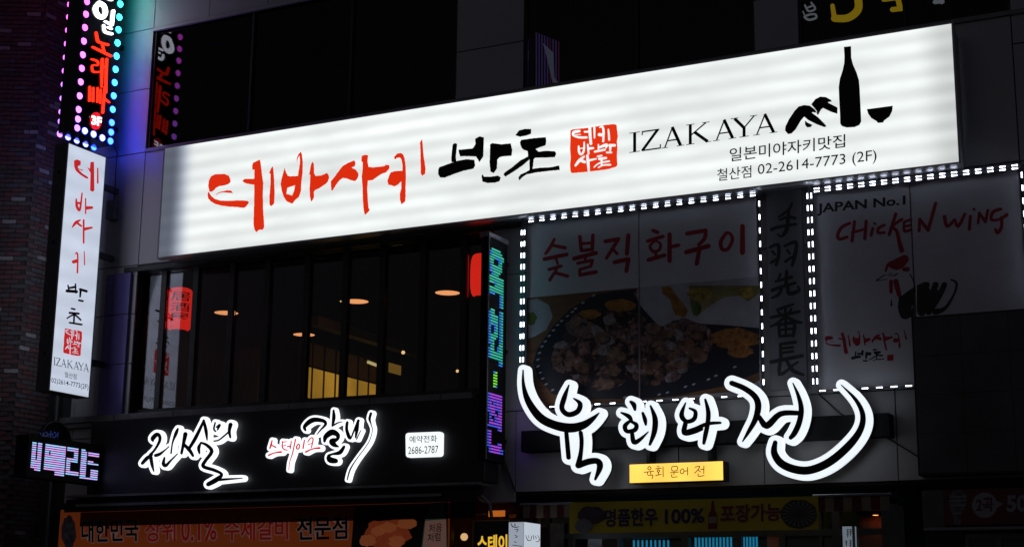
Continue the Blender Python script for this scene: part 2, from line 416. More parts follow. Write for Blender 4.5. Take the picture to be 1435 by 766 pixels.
# pendants
m_shade = mat('black_lamp_shade', (0.02, 0.015, 0.012), 0.35)
e_warm = emis('warm_lamp', (1.0, 0.40, 0.14), 2.0)
def pendant(px, py, d, wpx, label):
    c = Fr(d)(px, py); dist = (c-CAM).length; r = wpx/2*dist/F_PX
    t = thing('pendant_lamp', label, 'lamp', 'pendant lamps in the second floor restaurant')
    b = MB(); b.lathe([(r, 0), (r*1.01, 0.01), (r*0.8, 0.09), (r*0.45, 0.16), (r*0.16, 0.2), (r*0.14, 0.26), (0.001, 0.27)], c); b.build('lamp_shade', m_shade, t, True)
    b = MB(); b.lathe([(0.001, 0.004), (r*0.96, 0.004)], c); b.build('diffuser', e_warm, t)
    b = MB(); b.tube([c+Vector((0, 0, 0.26)), Vector((c.x, c.y, rz1))], 0.006, 6); b.build('cord', m_shade, t)
pendant(317, 438.5, -1.9, 34, 'leftmost glowing pendant lamp inside, behind the second window mullion from the lantern')
pendant(426, 469, -3.4, 31, 'lowest and farthest of the round glowing pendant lamps, above the amber screen')
pendant(499, 422.5, -1.6, 36, 'pendant lamp half hidden by a mullion, between the lowest lamp and the rightmost lamp')
pendant(627, 410.5, -1.2, 36, 'rightmost pendant lamp with a black shade, next to the plain red lantern')
def spot(px, py, d, r, label, col=(1, 0.62, 0.25), s=2.0):
    c = Fr(d)(px, py); t = thing('ceiling_spotlight', label, 'spotlight', 'small spotlights in the second floor room')
    b = MB(); b.lathe([(0.001, -r), (r*0.7, -r*0.7), (r, 0), (r*0.7, r*0.7), (0.001, r)], c, 12); b.build('bulb', emis('spot_bulb', col, s), t, True)
    b = MB(); b.tube([c+Vector((0, 0, r*0.8)), Vector((c.x, c.y, rz1))], 0.008, 6); b.build('stem', m_shade, t)
spot(565, 493.5, -3.0, 0.03, 'small bright spotlight above the slanted tube light')
spot(641, 519.5, -3.0, 0.024, 'tiny warm spotlight low in the last window bay by the vertical LED sign')
spot(477.5, 422, -2.2, 0.012, 'tiny faint spot lamp just left of the mullion beside a pendant')
a = Sd(XP+0.4)(516, 507); b_ = Sd(XP+0.4)(532, 513)
t = thing('tube_light', 'short slanted glowing tube light on the beam above the amber screen', 'light')
mb = MB(); mb.tube([a, b_], 0.025, 8); mb.build('tube', emis('tube_yellow', (1, 0.8, 0.3), 1.0), t)
mb = MB(); mb.tube([a+Vector((-0.05, 0, 0.05)), b_+Vector((-0.05, 0, 0.05))], 0.03, 6); mb.build('housing', m_shade, t)
a = Sd(XP+0.4)(546, 513); b2_ = Sd(XP+0.4)(562, 521)
t = tag(pbox('wall_panel_lamp', emis('amber_glow', (1, 0.55, 0.08), 0.25), None, XP+0.38, XP+0.4, a.y, b2_.y, b2_.z-0.05, a.z+0.06), 'amber glowing wall box right of the tube light inside', 'lamp')
c = Sd(XP+0.4)(545, 515)
t2 = tag(pbox('beam', mat('olive_beam', (0.20, 0.19, 0.06), 0.6), None, XP+0.3, XP+0.46, 1.5, 8.0, sp(500, 487).z+0.02, sp(500, 487).z+0.16), 'olive ceiling beam running back above the amber paper screen', 'beam')

# lanterns
e_red = emis('red_lantern_paper', (1.0, 0.024, 0.010), 1.35, base=(0.5, 0.03, 0.02))
def lantern(px, py, d, wpx, hpx, label, chars=None):
    c = Fr(d)(px, py); dist = (c-CAM).length; r = wpx/2*dist/F_PX; h = hpx/2*dist/F_PX
    t = thing('paper_lantern', label, 'lantern')
    prof = []; n_ = 44
    for k in range(n_+1):
        q = -1+2*k/n_; prof.append((r*(0.62+0.38*math.sqrt(max(0, 1-abs(q)**3.2)))*(1+0.012*(k % 2)), q*h))
    b = MB(); b.lathe(prof, c, 32); b.build('lantern_body', e_red, t, False)
    for s_ in (-1, 1):
        b = MB(); b.lathe([(0.001, s_*h), (r*0.6, s_*h), (r*0.6, s_*(h+0.03)), (0.001, s_*(h+0.03))], c, 24); b.build('end_ring', m_black, t)
    b = MB(); b.tube([c+Vector((0, 0, h+0.02)), Vector((c.x, c.y, rz1))], 0.005, 5); b.build('cord', m_shade, t)
    if chars:
        for k, ch in enumerate(chars):
            v, f, bb = text_mesh(ch, 0.005)
            bm = bmesh.new(); vs = [bm.verts.new((a_, b_, 0)) for a_, b_ in v]
            for t_ in f:
                try: bm.faces.new([vs[i_] for i_ in t_])
                except ValueError: pass
            bmesh.ops.triangulate(bm, faces=bm.faces[:])
            for _ in range(2): bmesh.ops.subdivide_edges(bm, edges=bm.edges[:], cuts=1, use_grid_fill=True)
            bm.verts.index_update(); v = [(q_.co.x, q_.co.y) for q_ in bm.verts]; f = [tuple(q_.index for q_ in g_.verts) for g_ in bm.faces]; bm.free()
            P = []
            zt = c.z + h*0.72 - k*h*0.5
            view = math.atan2(CAM.y-c.y, CAM.x-c.x)
            for (xx, yy) in v:
                uu = ((xx-bb[0])/(bb[1]-bb[0])-0.5)*1.45; ww = (yy-bb[2])/(bb[3]-bb[2])
                ang = view + uu; P.append((c.x+(r*1.05)*math.cos(ang), c.y+(r*1.05)*math.sin(ang), zt-0.42*h+ww*0.42*h))
            me = bpy.data.meshes.new('character'); me.from_pydata(P, [], f); me.materials.append(mat('lantern_ink', (0.02, 0.01, 0.01), 0.6)); link('character', me, t)
lantern(252, 433.5, -0.42, 37, 58, 'glowing red paper lantern with black characters in the left second floor window', '居酒屋')
lantern(674, 386, -0.42, 30, 60, 'plain glowing red paper lantern beside the top of the vertical LED sign')

# ------------------------------------------------------------------ BIG SIGN
DS = 0.42
ms = thing('lightbox_sign', 'very long white backlit sign box with red and black brush lettering across the facade', 'sign')
fs = Fr(DS)
c1, c2 = fs(231.3, 208.2), fs(1343.3, 226.8)
sx0, sx1 = fs(226.6, 285).x, fs(1338.5, 130).x
sz1 = (fs(231.3, 208.2).z + fs(1333, 33.7).z)/2; sz0 = (fs(222, 361).z + fs(1343, 226.5).z)/2
m_face = lightbox('sign_acrylic', (0.95, 1.0, 0.985), 0.87, (sx0, sx1, 0.62, 0.5, 0.15), 'Z', 4.7, 0.30)
pbox('cabinet', m_alu, ms, sx0+0.012, sx1-0.012, -DS+0.012, -0.03, sz0+0.006, sz1-0.006)
pbox('face_panel', m_face, ms, sx0, sx1, -DS, -DS+0.010, sz0, sz1)
fr = MB(); m_trim = mat('sign_trim', (0.5, 0.5, 0.52), 0.35, metal=0.4, emit=(0.9, 0.95, 1), strength=0.0)
fr.box(sx0-0.02, sx0, -DS-0.006, -DS+0.10, sz0-0.02, sz1+0.02); fr.box(sx1, sx1+0.02, -DS-0.006, -DS+0.10, sz0-0.02, sz1+0.02)
fr.box(sx0, sx1, -DS-0.006, -DS+0.10, sz1, sz1+0.02); fr.box(sx0, sx1, -DS-0.006, -DS+0.10, sz0-0.02, sz0)
fr.build('trim', m_trim, ms)
e_redv = emis('red_vinyl_lit', (0.86, 0.030, 0.004), 0.82, base=(0.5, 0.02, 0.01))
m_blackv = mat('black_vinyl', (0.006, 0.006, 0.008), 0.5)
A = (280, 190, 5.475); B = (380, 200, 6.964); C = (460, 185, 6.387); D = (600, 140, 4.786); Es = (790, 165, 9.011); Fz = (1080, 50, 5.105)
RED = [zc(*A, q) for q in (
 [(75,430),(66,390),(70,345),(85,315),(115,298),(150,296),(190,294),(222,308),(236,335),(236,358),(220,372),(190,382),(150,388),(125,402),(110,420),(95,430)],
 [(68,430),(60,450),(64,480),(85,505),(120,525),(170,538),(220,545),(280,548),(335,555),(355,545),(380,512),(365,500),(300,497),(230,500),(170,500),(120,488),(90,465),(75,440)],
 [(115,467),(140,445),(180,435),(215,438),(257,442),(240,422),(205,420),(165,430),(135,442)],
 [(327,345),(345,332),(380,332),(422,333),(422,378),(380,372),(340,362)],
 [(405,262),(402,235),(410,208),(435,197),(463,185),(470,230),(478,300),(488,360),(485,450),(486,560),(492,640),(495,700),(485,722),(455,722),(435,742),(420,720),(412,680),(415,600),(418,480),(418,380),(420,262)],
 [(533,290),(545,255),(560,235),(566,270),(572,350),(575,430),(572,520),(548,543),(535,530),(536,450),(543,370),(543,292)])]
RED += [zc(*B, q) for q in (
 [(120,290),(132,245),(145,285),(160,320),(180,328),(262,325),(270,270),(282,200),(278,125),(262,150),(250,195),(252,150),(265,115),(288,90),(302,115),(310,200),(308,290),(295,400),(292,470),(270,530),(240,555),(205,597),(180,585),(150,570),(120,520),(105,470),(92,400),(105,340)],
 [(370,310),(380,270),(390,210),(407,185),(418,215),(420,300),(435,325),(480,322),(520,308),(545,295),(560,312),(567,340),(555,380),(530,405),(500,425),(460,450),(430,462),(418,480),(420,530),(408,555),(392,577),(380,530),(375,450),(380,380),(382,312)])]
RED += [zc(*C, q) for q in (
 [(28,520),(24,440),(50,410),(90,355),(130,305),(180,275),(235,255),(245,275),(240,305),(210,318),(250,340),(268,365),(272,390),(260,420),(243,440),(200,430),(165,415),(130,412),(100,435),(70,475),(38,525)],
 [(300,215),(330,205),(358,208),(352,260),(360,312),(400,318),(450,312),(505,305),(515,293),(548,297),(548,325),(520,360),(480,375),(440,400),(400,430),(355,435),(350,500),(355,600),(362,680),(372,695),(355,720),(328,742),(318,700),(310,600),(308,500),(300,400),(308,330),(308,270),(297,262)],
 [(597,247),(590,225),(615,195),(645,187),(670,200),(685,235),(693,300),(697,400),(693,480),(693,580),(690,620),(655,648),(642,600),(642,550),(655,500),(655,440),(620,475),(590,487),(560,475),(540,475),(530,440),(545,390),(562,360),(600,350),(665,347),(665,290),(655,245),(640,228),(615,232)],
 [(815,115),(830,80),(840,62),(846,110),(855,220),(872,330),(868,375),(840,392),(828,370),(828,300),(826,180),(824,105)])]
HOLE = [zc(*B, [(160,440),(235,415),(225,470),(205,517),(175,505),(150,500)])]
BLK = [zc(*D, q) for q in (
 [(165,300),(178,290),(196,296),(192,330),(186,380),(190,415),(158,420),(155,390),(160,340)],
 [(68,470),(75,452),(120,435),(200,408),(255,398),(310,402),(316,440),(305,462),(240,475),(180,495),(110,522),(80,520),(68,500)],
 [(203,335),(240,332),(300,325),(318,295),(315,262),(345,245),(375,252),(372,330),(370,380),(345,418),(322,380),(250,378),(215,380),(208,360)],
 [(415,300),(430,290),(490,298),(555,292),(565,340),(560,375),(500,380),(480,385),(465,400),(462,460),(440,492),(418,480),(412,420),(415,350)],
 [(358,510),(365,498),(375,515),(420,515),(470,508),(488,520),(480,545),(450,555),(400,558),(365,548)],
 [(585,238),(610,205),(650,195),(692,196),(690,228),(660,240),(615,248)],
 [(615,285),(625,268),(700,258),(790,250),(793,280),(788,305),(740,322),(722,330),(740,348),(790,342),(850,345),(860,358),(850,385),(790,388),(720,388),(708,400),(705,440),(700,462),(750,455),(820,452),(880,440),(884,470),(800,478),(720,488),(660,500),(630,520),(612,542),(605,520),(620,500),(650,488),(680,470),(680,400),(640,435),(590,470),(520,515),(505,502),(515,485),(560,455),(620,405),(670,380),(668,345),(640,335),(625,318)])]
SEALP = zc(*Es, [(85,165),(110,150),(200,140),(300,130),(420,110),(560,88),(640,82),(670,95),(675,160),(685,230),(672,300),(678,400),(672,480),(678,600),(660,620),(560,650),(450,665),(330,680),(220,690),(110,700),(88,685),(80,600),(90,500),(80,400),(85,280)])
SEALW = [zc(*Es, q) for q in (
 [(200,170,30),(130,185,36),(125,225,25),(200,250,28),(290,250,28)],[(150,215,9),(215,213,9)],[(265,180,22),(310,178,22)],[(330,125,34),(335,230,36),(345,330,34)],[(388,125,26),(390,255,20)],
 [(455,125,14),(490,115,24),(505,180,30),(500,300,26)],[(450,215,40),(495,220,40)],[(565,150,18),(572,220,26),(575,280,26)],
 [(190,360,20),(195,430,30),(220,465,28),(255,420,26),(260,310,18)],[(200,390,12),(255,385,12)],[(305,340,22),(315,455,26)],[(320,390,34),(375,385,24)],
 [(440,340,16),(440,400,20)],[(395,430,28),(520,405,28)],[(455,375,26),(540,345,40),(535,380,20)],[(580,350,34),(645,350,34)],[(590,350,34),(588,415,26)],[(545,440,24),(605,440,22)],
 [(150,605,26),(200,540,40),(260,490,24)],[(220,540,40),(265,560,36)],[(300,480,34),(310,580,36),(318,680,26)],[(320,540,30),(410,520,20)],
 [(430,490,24),(480,480,24)],[(450,520,34),(535,510,30)],[(480,525,30),(480,600,22)],[(385,625,16),(450,575,18),(575,550,22)],[(440,630,18),(500,600,20),(590,595,24)])]
for grp in ((0, 1, 2), (3, 4, 5), (6,), (7,), (8,), (9,), (10,), (11,)):
    shape('letter', [ragged(RED[k], 0.22) for k in grp], fs, e_redv, ms, 0.002)
shape('letter_counter', HOLE, fs, m_face, ms, 0.004)
for grp in ((0, 1, 2), (3,), (4,), (5,), (6,)):
    shape('letter', [ragged(BLK[k], 0.2) for k in grp], fs, m_blackv, ms, 0.002)
e_seal = emis('seal_red_lit', (0.90, 0.040, 0.006), 0.85, base=(0.5, 0.02, 0.01))
sl = shape('seal', [ragged(SEALP, 0.2)], fs, e_seal, ms, 0.002)
shape('seal_lettering', strokes(SEALW, sub=3), fs, m_face, sl, 0.004)
# serif capitals
def serif(ch, w):
    t, T = 0.070, 0.150; S = []
    def bar(x0, y0, x1, y1, a):
        dx, dy = x1-x0, y1-y0; l = math.hypot(dx, dy); nx, ny = -dy/l*a/2, dx/l*a/2
        S.append([(x0+nx, y0+ny), (x1+nx, y1+ny), (x1-nx, y1-ny), (x0-nx, y0-ny)])
    def foot(xc, y, hw):
        S.append([(xc-hw, y-0.015), (xc+hw, y-0.015), (xc+hw, y+0.02), (xc-hw, y+0.02)])
    if ch == 'I': bar(w/2, 0, w/2, 1, T); foot(w/2, 0.02, w*0.5); foot(w/2, 0.98, w*0.5)
    if ch == 'Z':
        bar(0.06*w, 0.03, 0.86*w, 0.97, T*0.95); bar(0.02*w, 0.03, w, 0.03, t); bar(0.08*w, 0.97, 0.95*w, 0.97, t); bar(w, 0.0, w*1.0, 0.22, t*0.8); bar(0.06*w, 1, 0.05*w, 0.8, t*0.8)
    if ch == 'A':
        bar(0.14*w, 0.02, 0.5*w, 1.0, t); bar(0.48*w, 1.0, 0.87*w, 0.02, T); bar(0.26*w, 0.34, 0.74*w, 0.34, t); foot(0.13*w, 0.01, 0.15*w); foot(0.86*w, 0.01, 0.17*w)
    if ch == 'K':
        bar(0.18*w, 0, 0.18*w, 1, T); foot(0.18*w, 0.01, 0.17*w); foot(0.18*w, 0.99, 0.17*w); bar(0.2*w, 0.45, 0.82*w, 0.98, t); bar(0.36*w, 0.58, 0.90*w, 0.02, T); foot(0.82*w, 0.99, 0.15*w); foot(0.92*w, 0.01, 0.12*w)
    if ch == 'Y':
        bar(0.12*w, 0.98, 0.5*w, 0.45, T); bar(0.9*w, 0.98, 0.5*w, 0.45, t); bar(0.5*w, 0, 0.5*w, 0.47, T); foot(0.12*w, 0.99, 0.15*w); foot(0.88*w, 0.99, 0.14*w); foot(0.5*w, 0.01, 0.19*w)
    return S
IZ = (('I', 62, 105), ('Z', 110, 187), ('A', 193, 280), ('K', 290, 388), ('A', 401, 490), ('Y', 474, 575), ('A', 563, 656))
def izakaya(quad, plane, M, parent, lift):
    TL, TR, BR, BL = quad; L = 656-62; H = 82/594*L
    for ch, a, b in IZ:
        w = (b-a)/82.0; polys = []
        for p in serif(ch, w):
            q = []
            for (xx, yy) in p:
                uu = ((a-62)+xx*82)/L
                tx = TL[0]+(TR[0]-TL[0])*uu; ty = TL[1]+(TR[1]-TL[1])*uu; bx = BL[0]+(BR[0]-BL[0])*uu; by = BL[1]+(BR[1]-BL[1])*uu
                q.append((bx+(tx-bx)*yy, by+(ty-by)*yy))
            polys.append(q)
        shape('letter', polys, plane, M, parent, lift)
izakaya([(882, 186.5), (1088.5, 157.5), (1088.5, 185.5), (882, 214.5)], fs, m_blackv, ms, 0.002)
text('lettering', '일본미야자키맛집', [(1022.5, 208), (1184.5, 188), (1184.5, 206.5), (1022.5, 227)], fs, m_blackv, ms, 0.002, 0.006)
text('lettering', '철산점', [(1005, 237), (1053, 231.5), (1053, 248.5), (1005, 254)], fs, m_blackv, ms, 0.002, 0.004)
text('lettering', '02-2614-7773 (2F)', [(1062, 230.5), (1228.5, 209.5), (1228.5, 229), (1062, 249)], fs, m_blackv, ms, 0.002, 0.0)
for q in ([(524,82),(575,77),(577,160),(590,210),(615,265),(632,320),(637,380),(643,500),(648,615),(635,640),(600,655),(545,658),(510,648),(498,630),(496,560),(490,450),(487,370),(495,310),(515,250),(526,200),(528,150)],):
    shape('bottle_emblem', [zc(*Fz, q)], fs, m_blackv, ms, 0.002)
shape('bowl_emblem', [zc(*Fz, [(688,527),(874,502),(870,540),(850,580),(812,608),(805,622),(768,625),(758,613),(720,590),(698,560)])], fs, m_blackv, ms, 0.002)
shape('wing_emblem', [zc(*Fz, q) for q in (
 [(103,680),(106,650),(130,600),(170,540),(200,508),(240,497),(280,502),(315,528),(332,553),(300,548),(295,552),(340,585),(385,630),(400,650),(385,655),(330,635),(270,605),(240,580),(215,610),(180,670),(150,700),(125,705)],
 [(245,607),(262,622),(300,640),(285,655),(262,657),(247,640)])], fs, m_blackv, ms, 0.002)
shape('wing_emblem', [zc(*Fz, [(290,492),(320,455),(355,437),(395,440),(430,460),(440,472),(415,475),(410,480),(440,495),(478,515),(478,560),(430,545),(375,518),(360,530),(340,568),(332,565),(330,540),(310,515)])], fs, m_blackv, ms, 0.002)

# ------------------------------------------------------------------ projecting white sign (left)
XV = Fr(0.32)(148, 300).x
sv = Sd(XV)
pv = thing('projecting_lightbox_sign', 'tall narrow white backlit sign with vertical lettering projecting from the wall at left', 'sign')
ya, yb = sv(96, 200).y, sv(149, 220).y
ya = (ya + sv(67.5, 546.7).y)/2; yb = (yb + sv(123.8, 557.6).y)/2
zt = (sv(96.2, 200.4).z + sv(149, 220).z)/2; zb = (sv(67.4, 546.7).z + sv(123.6, 557.6).z)/2
m_facev = lightbox('projecting_sign_acrylic', (0.74, 0.83, 1.0), 0.72, None, 'Z', 3.0, 0.20)
TH = 0.24
m_vcab = mat('dark_grey_cabinet', (0.10, 0.11, 0.12), 0.45, metal=0.3, var=0.15)
pbox('cabinet', m_vcab, pv, XV-TH, XV-0.006, ya, yb, zb, zt)
pbox('face_panel', m_facev, pv, XV-0.005, XV+0.003, ya+0.012, yb-0.012, zb+0.012, zt-0.012)
pbox('face_panel', m_facev, pv, XV-TH-0.004, XV-TH-0.0005, ya+0.012, yb-0.012, zb+0.012, zt-0.012)
t_ = MB(); t_.box(XV-0.004, XV+0.008, ya-0.004, ya+0.012, zb, zt); t_.box(XV-0.004, XV+0.008, yb-0.012, yb+0.004, zb, zt)
t_.box(XV-0.004, XV+0.008, ya+0.012, yb-0.012, zt-0.012, zt+0.003); t_.box(XV-0.004, XV+0.008, ya+0.012, yb-0.012, zb-0.003, zb+0.012); t_.build('trim', m_alu, pv)
for zz in (zb+0.5, zt-0.45, (zb+zt)/2+0.3):
    pbox('hinge_clip', m_black, pv, XV-TH*0.62, XV-TH*0.48, ya-0.012, ya-0.001, zz, zz+0.05)
    pbox('bracket', m_vcab, pv, XV-TH*0.6, XV-TH*0.3, yb, -0.002, zz, zz+0.08)
G = (40, 190, 3.648); Hh = (40, 380, 3.648)
e_redv2 = emis('red_vinyl_lit_soft', (0.62, 0.02, 0.02), 0.8, base=(0.4, 0.02, 0.01))
shape('letter', [zc(*G, q) for q in ([(232,160),(230,130),(245,122),(265,130),(265,150),(250,158),(255,175),(275,195),(300,210),(305,222),(290,218),(262,200),(240,180)], [(298,162),(312,170),(315,135),(333,135),(334,200),(335,280),(325,288),(313,280),(315,190)])] + strokes([zc(*G, q) for q in ([(352,168,7),(352,242,9)],[(250,170,4),(275,178,5)])]), sv, e_redv2, pv, 0.006)
for grp in ([[(242,325,8),(245,360,14),(258,382,12),(265,355,10),(272,295,8)],[(245,345,12),(265,345,12)],[(290,322,7),(290,398,7)],[(295,370,18),(322,368,14)]],
            [[(222,468,6),(240,445,16),(262,432,8)],[(245,445,12),(268,462,10)],[(280,432,10),(280,548,9)],[(284,478,16),(322,470,10)]],
            [[(238,605,5),(245,598,8),(250,620,8),(248,700,9)],[(228,645,18),(245,640,18)],[(283,592,5),(285,660,6)]]):
    shape('letter', strokes([zc(*G, q) for q in grp]), sv, e_redv2, pv, 0.006)
for grp in ([[(195,100,16),(245,104,14)],[(200,72,8),(205,98,8)],[(205,85,10),(238,80,12)],[(238,65,8),(240,110,8)],[(262,92,13),(295,102,13)],[(265,92,12),(262,130,9)],[(256,148,10),(276,152,10)]],
            [[(218,190,9),(235,194,9)],[(208,212,11),(255,216,11)],[(232,215,10),(230,262,9)],[(195,240,7),(232,222,9),(265,248,9)],[(208,262,9),(270,272,10)]]):
    shape('letter', strokes([zc(*Hh, q) for q in grp]), sv, m_blackv, pv, 0.006)
def remap(pts, src, dst):      # affine from three source points to three target points
    (x0,y0),(x1,y1),(x2,y2) = src; (a0,b0),(a1,b1),(a2,b2) = dst
    det = (x1-x0)*(y2-y0)-(x2-x0)*(y1-y0); out = []
    sc = math.hypot(a1-a0, b1-b0)/math.hypot(x1-x0, y1-y0)
    for p in pts:
        s_ = ((p[0]-x0)*(y2-y0)-(x2-x0)*(p[1]-y0))/det; t = ((x1-x0)*(p[1]-y0)-(p[0]-x0)*(y1-y0))/det
        out.append(tuple([a0+s_*(a1-a0)+t*(a2-a0), b0+s_*(b1-b0)+t*(b2-b0)] + [w*sc for w in p[2:]]))
    return out
SQ = [(799.5, 182.5), (864.5, 174.5), (800, 242)]
dq = zc(*Hh, [(184, 291), (272, 309), (176, 414)])
sl = shape('seal', [remap(SEALP, SQ, dq)], sv, e_redv2, pv, 0.006)
shape('seal_lettering', strokes([remap(q, SQ, dq) for q in SEALW], sub=2), sv, m_facev, sl, 0.008)
m_inks = mat('sign_ink_grey', (0.03, 0.03, 0.04), 0.5)
izakaya(zc(*Hh, [(125,437),(307,474),(307,514),(125,478)]), sv, m_inks, pv, 0.006)
text('lettering', '철산점', zc(*Hh, [(183,512),(244,525),(243,552),(183,540)]), sv, m_inks, pv, 0.006, 0.002)
text('lettering', '02)2614-7773(2F)', zc(*Hh, [(115,543),(305,578),(303,612),(115,574)]), sv, m_inks, pv, 0.006, 0.004)
jb = thing('junction_box', 'small grey metal junction box on the wall right of the projecting white sign', 'junction box')
q = rect(149, 281, 159, 306, 0.1); pbox('case', m_sill, jb, q[0], q[1], -0.10, -0.002, q[2], q[3], 0.005)
mb = MB(); mb.tube([((q[0]+q[1])/2, -0.03, q[3]), ((q[0]+q[1])/2, -0.03, q[3]+0.75), ((q[0]+q[1])/2-0.1, -0.03, q[3]+0.9)], 0.008, 6); mb.build('conduit', m_black, jb)

# ------------------------------------------------------------------ karaoke sign with bulbs
XK = Fr(0.17)(172, 60).x; sk = Sd(XK)
kk = thing('bulb_bordered_sign', 'black projecting sign edged with pink and blue bulbs, white and red glowing characters', 'sign')
kya, kyb = sk(104, 178).y, sk(158, 198).y; kzb = (sk(104, 184.5).z + sk(157, 203).z)/2; kzt = z['top']-0.4; KT = 0.30
m_kface = mat('gloss_black_sign', (0.006, 0.006, 0.010), 0.12, spec=0.6)
pbox('cabinet', m_kface, kk, XK-KT, XK, kya, kyb, kzb, kzt, 0.006)
for zz in (kzb+0.3, kzb+1.6, kzt-0.4):
    pbox('bracket', m_frame, kk, XK-KT*0.6, XK-KT*0.4, kyb, -0.001, zz, zz+0.06)
def bulbmat(t, side):
    # t: 0 at the bottom, 1 at the top of the view
    if side == 'L': c = (0.34+0.62*t, 0.16-0.05*t, 1.0-0.12*t); s_ = 3.6
    elif side == 'B': c = (0.08, 0.10, 1.0); s_ = 13
    else: c = (0.012, 0.05+0.60*t**2, 1.0-0.45*t**2); s_ = 17
    return emis('bulb_%s_%d' % (side, int(t*6)), c, s_)
ballm = {}
def bulb(p, side, t, dirx):
    M = bulbmat(t, side); key = (M.name, dirx)
    if key not in ballm:
        b = MB(); r = 0.050; prof = [(r*math.sin(a), r*0.8*math.cos(a)) for a in [math.pi/2*k/5 for k in range(6)]]
        b.lathe([(max(q[0], 0.0005), q[1]) for q in prof][::-1], (0, 0, 0), 14)
        b.v = [(vz*dirx, vx, vy) for (vx, vy, vz) in b.v]
        me = b.mesh('bulb', M); me.polygons.foreach_set('use_smooth', [True]*len(me.polygons)); ballm[key] = me
    o = link('bulb', ballm[key], kk); o.location = p
spots = []
Lp = [(122,3),(120.3,20.5),(118.7,39),(117,58),(115.5,77),(114,96),(112.5,115),(111,134.5),(109.5,153.5),(108.6,167),(107.7,179.5)]
Rp = [(168,6),(166.8,24.5),(165.5,42),(164.2,60.5),(163,79),(161.5,97.5),(160.3,116),(159,134.5),(157.5,153.5),(156.2,172),(155.5,185.5),(154.7,198)]
Bp = [(118.5,183.5),(130.7,188.2),(143,193.3)]
for lst, sd in ((Lp, 'L'), (Rp, 'R'), (Bp, 'B')):
    for (px, py) in lst:
        q = sk(px, py); t = max(0, min(1, 1-(py-10)/175)); spots.append((q.y, q.z, sd, t))
dzb = sk(166.8, 24.5).z - sk(165.5, 42).z
for sd, (px, py) in (('L', Lp[0]), ('R', Rp[0])):
    q = sk(px, py)
    for k in range(1, 12): 
        if q.z + k*dzb < kzt-0.05: spots.append((q.y, q.z+k*dzb, sd, 1))
yL = sum(sk(*p).y for p in Lp)/len(Lp); yR = sum(sk(*p).y for p in Rp)/len(Rp)
for (yy, zz, sd, t) in spots:
    if sd == 'L': yy = yL
    if sd == 'R': yy = yR
    bulb((XK+0.001, yy, zz), sd, t, 1)
    if sd == 'R' and zz > kzb+0.12: continue      # far face, hidden column
    bulb((XK-KT-0.001, yy-0.012 if sd == 'L' else yy, zz-(0.05 if zz < kzb+0.15 else 0)), sd, t, -1)
K1 = (60, 0, 6.964); K2 = (60, 100, 6.38)
e_kw = emis('white_neon_face', (0.95, 0.96, 1.0), 4.5); e_kr = emis('red_neon_face', (1.0, 0.022, 0.006), 2.4)
shape('letter', strokes([zc(*K1, q) for q in ([(545,32,46),(508,85,48),(530,150,46),(578,172,46),(606,125,46),(590,60,46),(545,32,46)],[(682,112,36),(668,245,36)],[(603,212,24),(655,240,26)],[(588,250,26),(602,312,28),(668,334,30)],[(628,268,22),(665,285,24)])], -0.5), sk, e_kw, kk, 0.02, 0.018)
# syllable higher up, cut by the picture edge
shape('letter', strokes([zc(*K1, q) for q in ([(560,-40,30),(665,-2,30)],[(600,-120,30),(690,-90,30)],[(690,-150,34),(685,-60,34)])]), sk, e_kw, kk, 0.02, 0.018)
for g_, zz in (([[(515,322,30),(530,400,34),(560,420,28),(630,440,32)],[(575,440,28),(592,500,28)],[(482,462,28),(660,550,32)]], K1),
              ([[(470,580,22),(525,600,26),(530,640,22),(478,640,22),(485,700,26),(545,705,24)],[(575,580,32),(570,700,32),(568,850,24)],[(618,580,32),(610,766,32),(610,905,28)],[(575,650,22),(615,655,22)]], K1),
              ([[(414,140,24),(412,265,24)],[(445,150,24),(444,270,24)],[(414,200,18),(444,205,18)],[(412,252,20),(444,260,20)],[(485,150,22),(482,275,22)],[(512,165,22),(508,285,22)],[(485,218,18),(510,223,18)],[(550,140,26),(530,370,28)],[(545,245,24),(590,280,20)]], K2)):
    shape('letter', strokes([zc(*zz, q) for q in g_], -0.62), sk, e_kr, kk, 0.02, 0.018)
cpt = [(470+48*math.cos(a), 445+78*math.sin(a)) for a in [2*math.pi*k/28 for k in range(28)]]
dsc = shape('floor_badge', [zc(*K2, cpt)], sk, emis('badge_red', (0.85, 0.01, 0.02), 1.1), kk, 0.02, 0.018)
text('lettering', '3F', zc(*K2, [(425,395),(516,415),(514,495),(425,475)]), sk, e_kw, dsc, 0.024, 0.03)

# ------------------------------------------------------------------ brick pillar, left
XB = f0(56, 560).x - 0.02
s_b = Sd(XB); cy = s_b(30.5, 450).y; Cn = Vector((XB, cy, 0))
pil = thing('brick_pillar', 'dark red brown brick building corner at the far left edge', 'brick wall')
ux = Vector((-math.cos(YAW)*0.985, math.sin(YAW)*1.05, 0)).normalized()     # along the angled front, towards the left
m_mort = mat('mortar', (0.07, 0.055, 0.06), 0.9, var=0.3, scale=20)
Hp = z['top']+0.6
mb = MB(); e1 = Cn + ux*4.0; nrm = Vector((-ux.y, ux.x, 0)); nrm = nrm if nrm.y > 0 else -nrm
c0 = Cn + nrm*0.0
i1 = Cn + Vector((-0.012, 0.012, 0)); i2 = e1 + Vector((-0.0, 0.02, 0)); 
mb.prism([(i1.x, i1.y, 0.13), (i2.x, i2.y, 0.13), (e1.x, 2.0, 0.13), (XB-0.012, 2.0, 0.13)], Vector((0, 0, Hp)))
mb.build('core', m_mort, pil)
bc = [(0.13, 0.070, 0.074), (0.10, 0.062, 0.068), (0.16, 0.075, 0.075), (0.11, 0.10, 0.115), (0.34, 0.31, 0.32), (0.14, 0.058, 0.058), (0.12, 0.095, 0.095)]
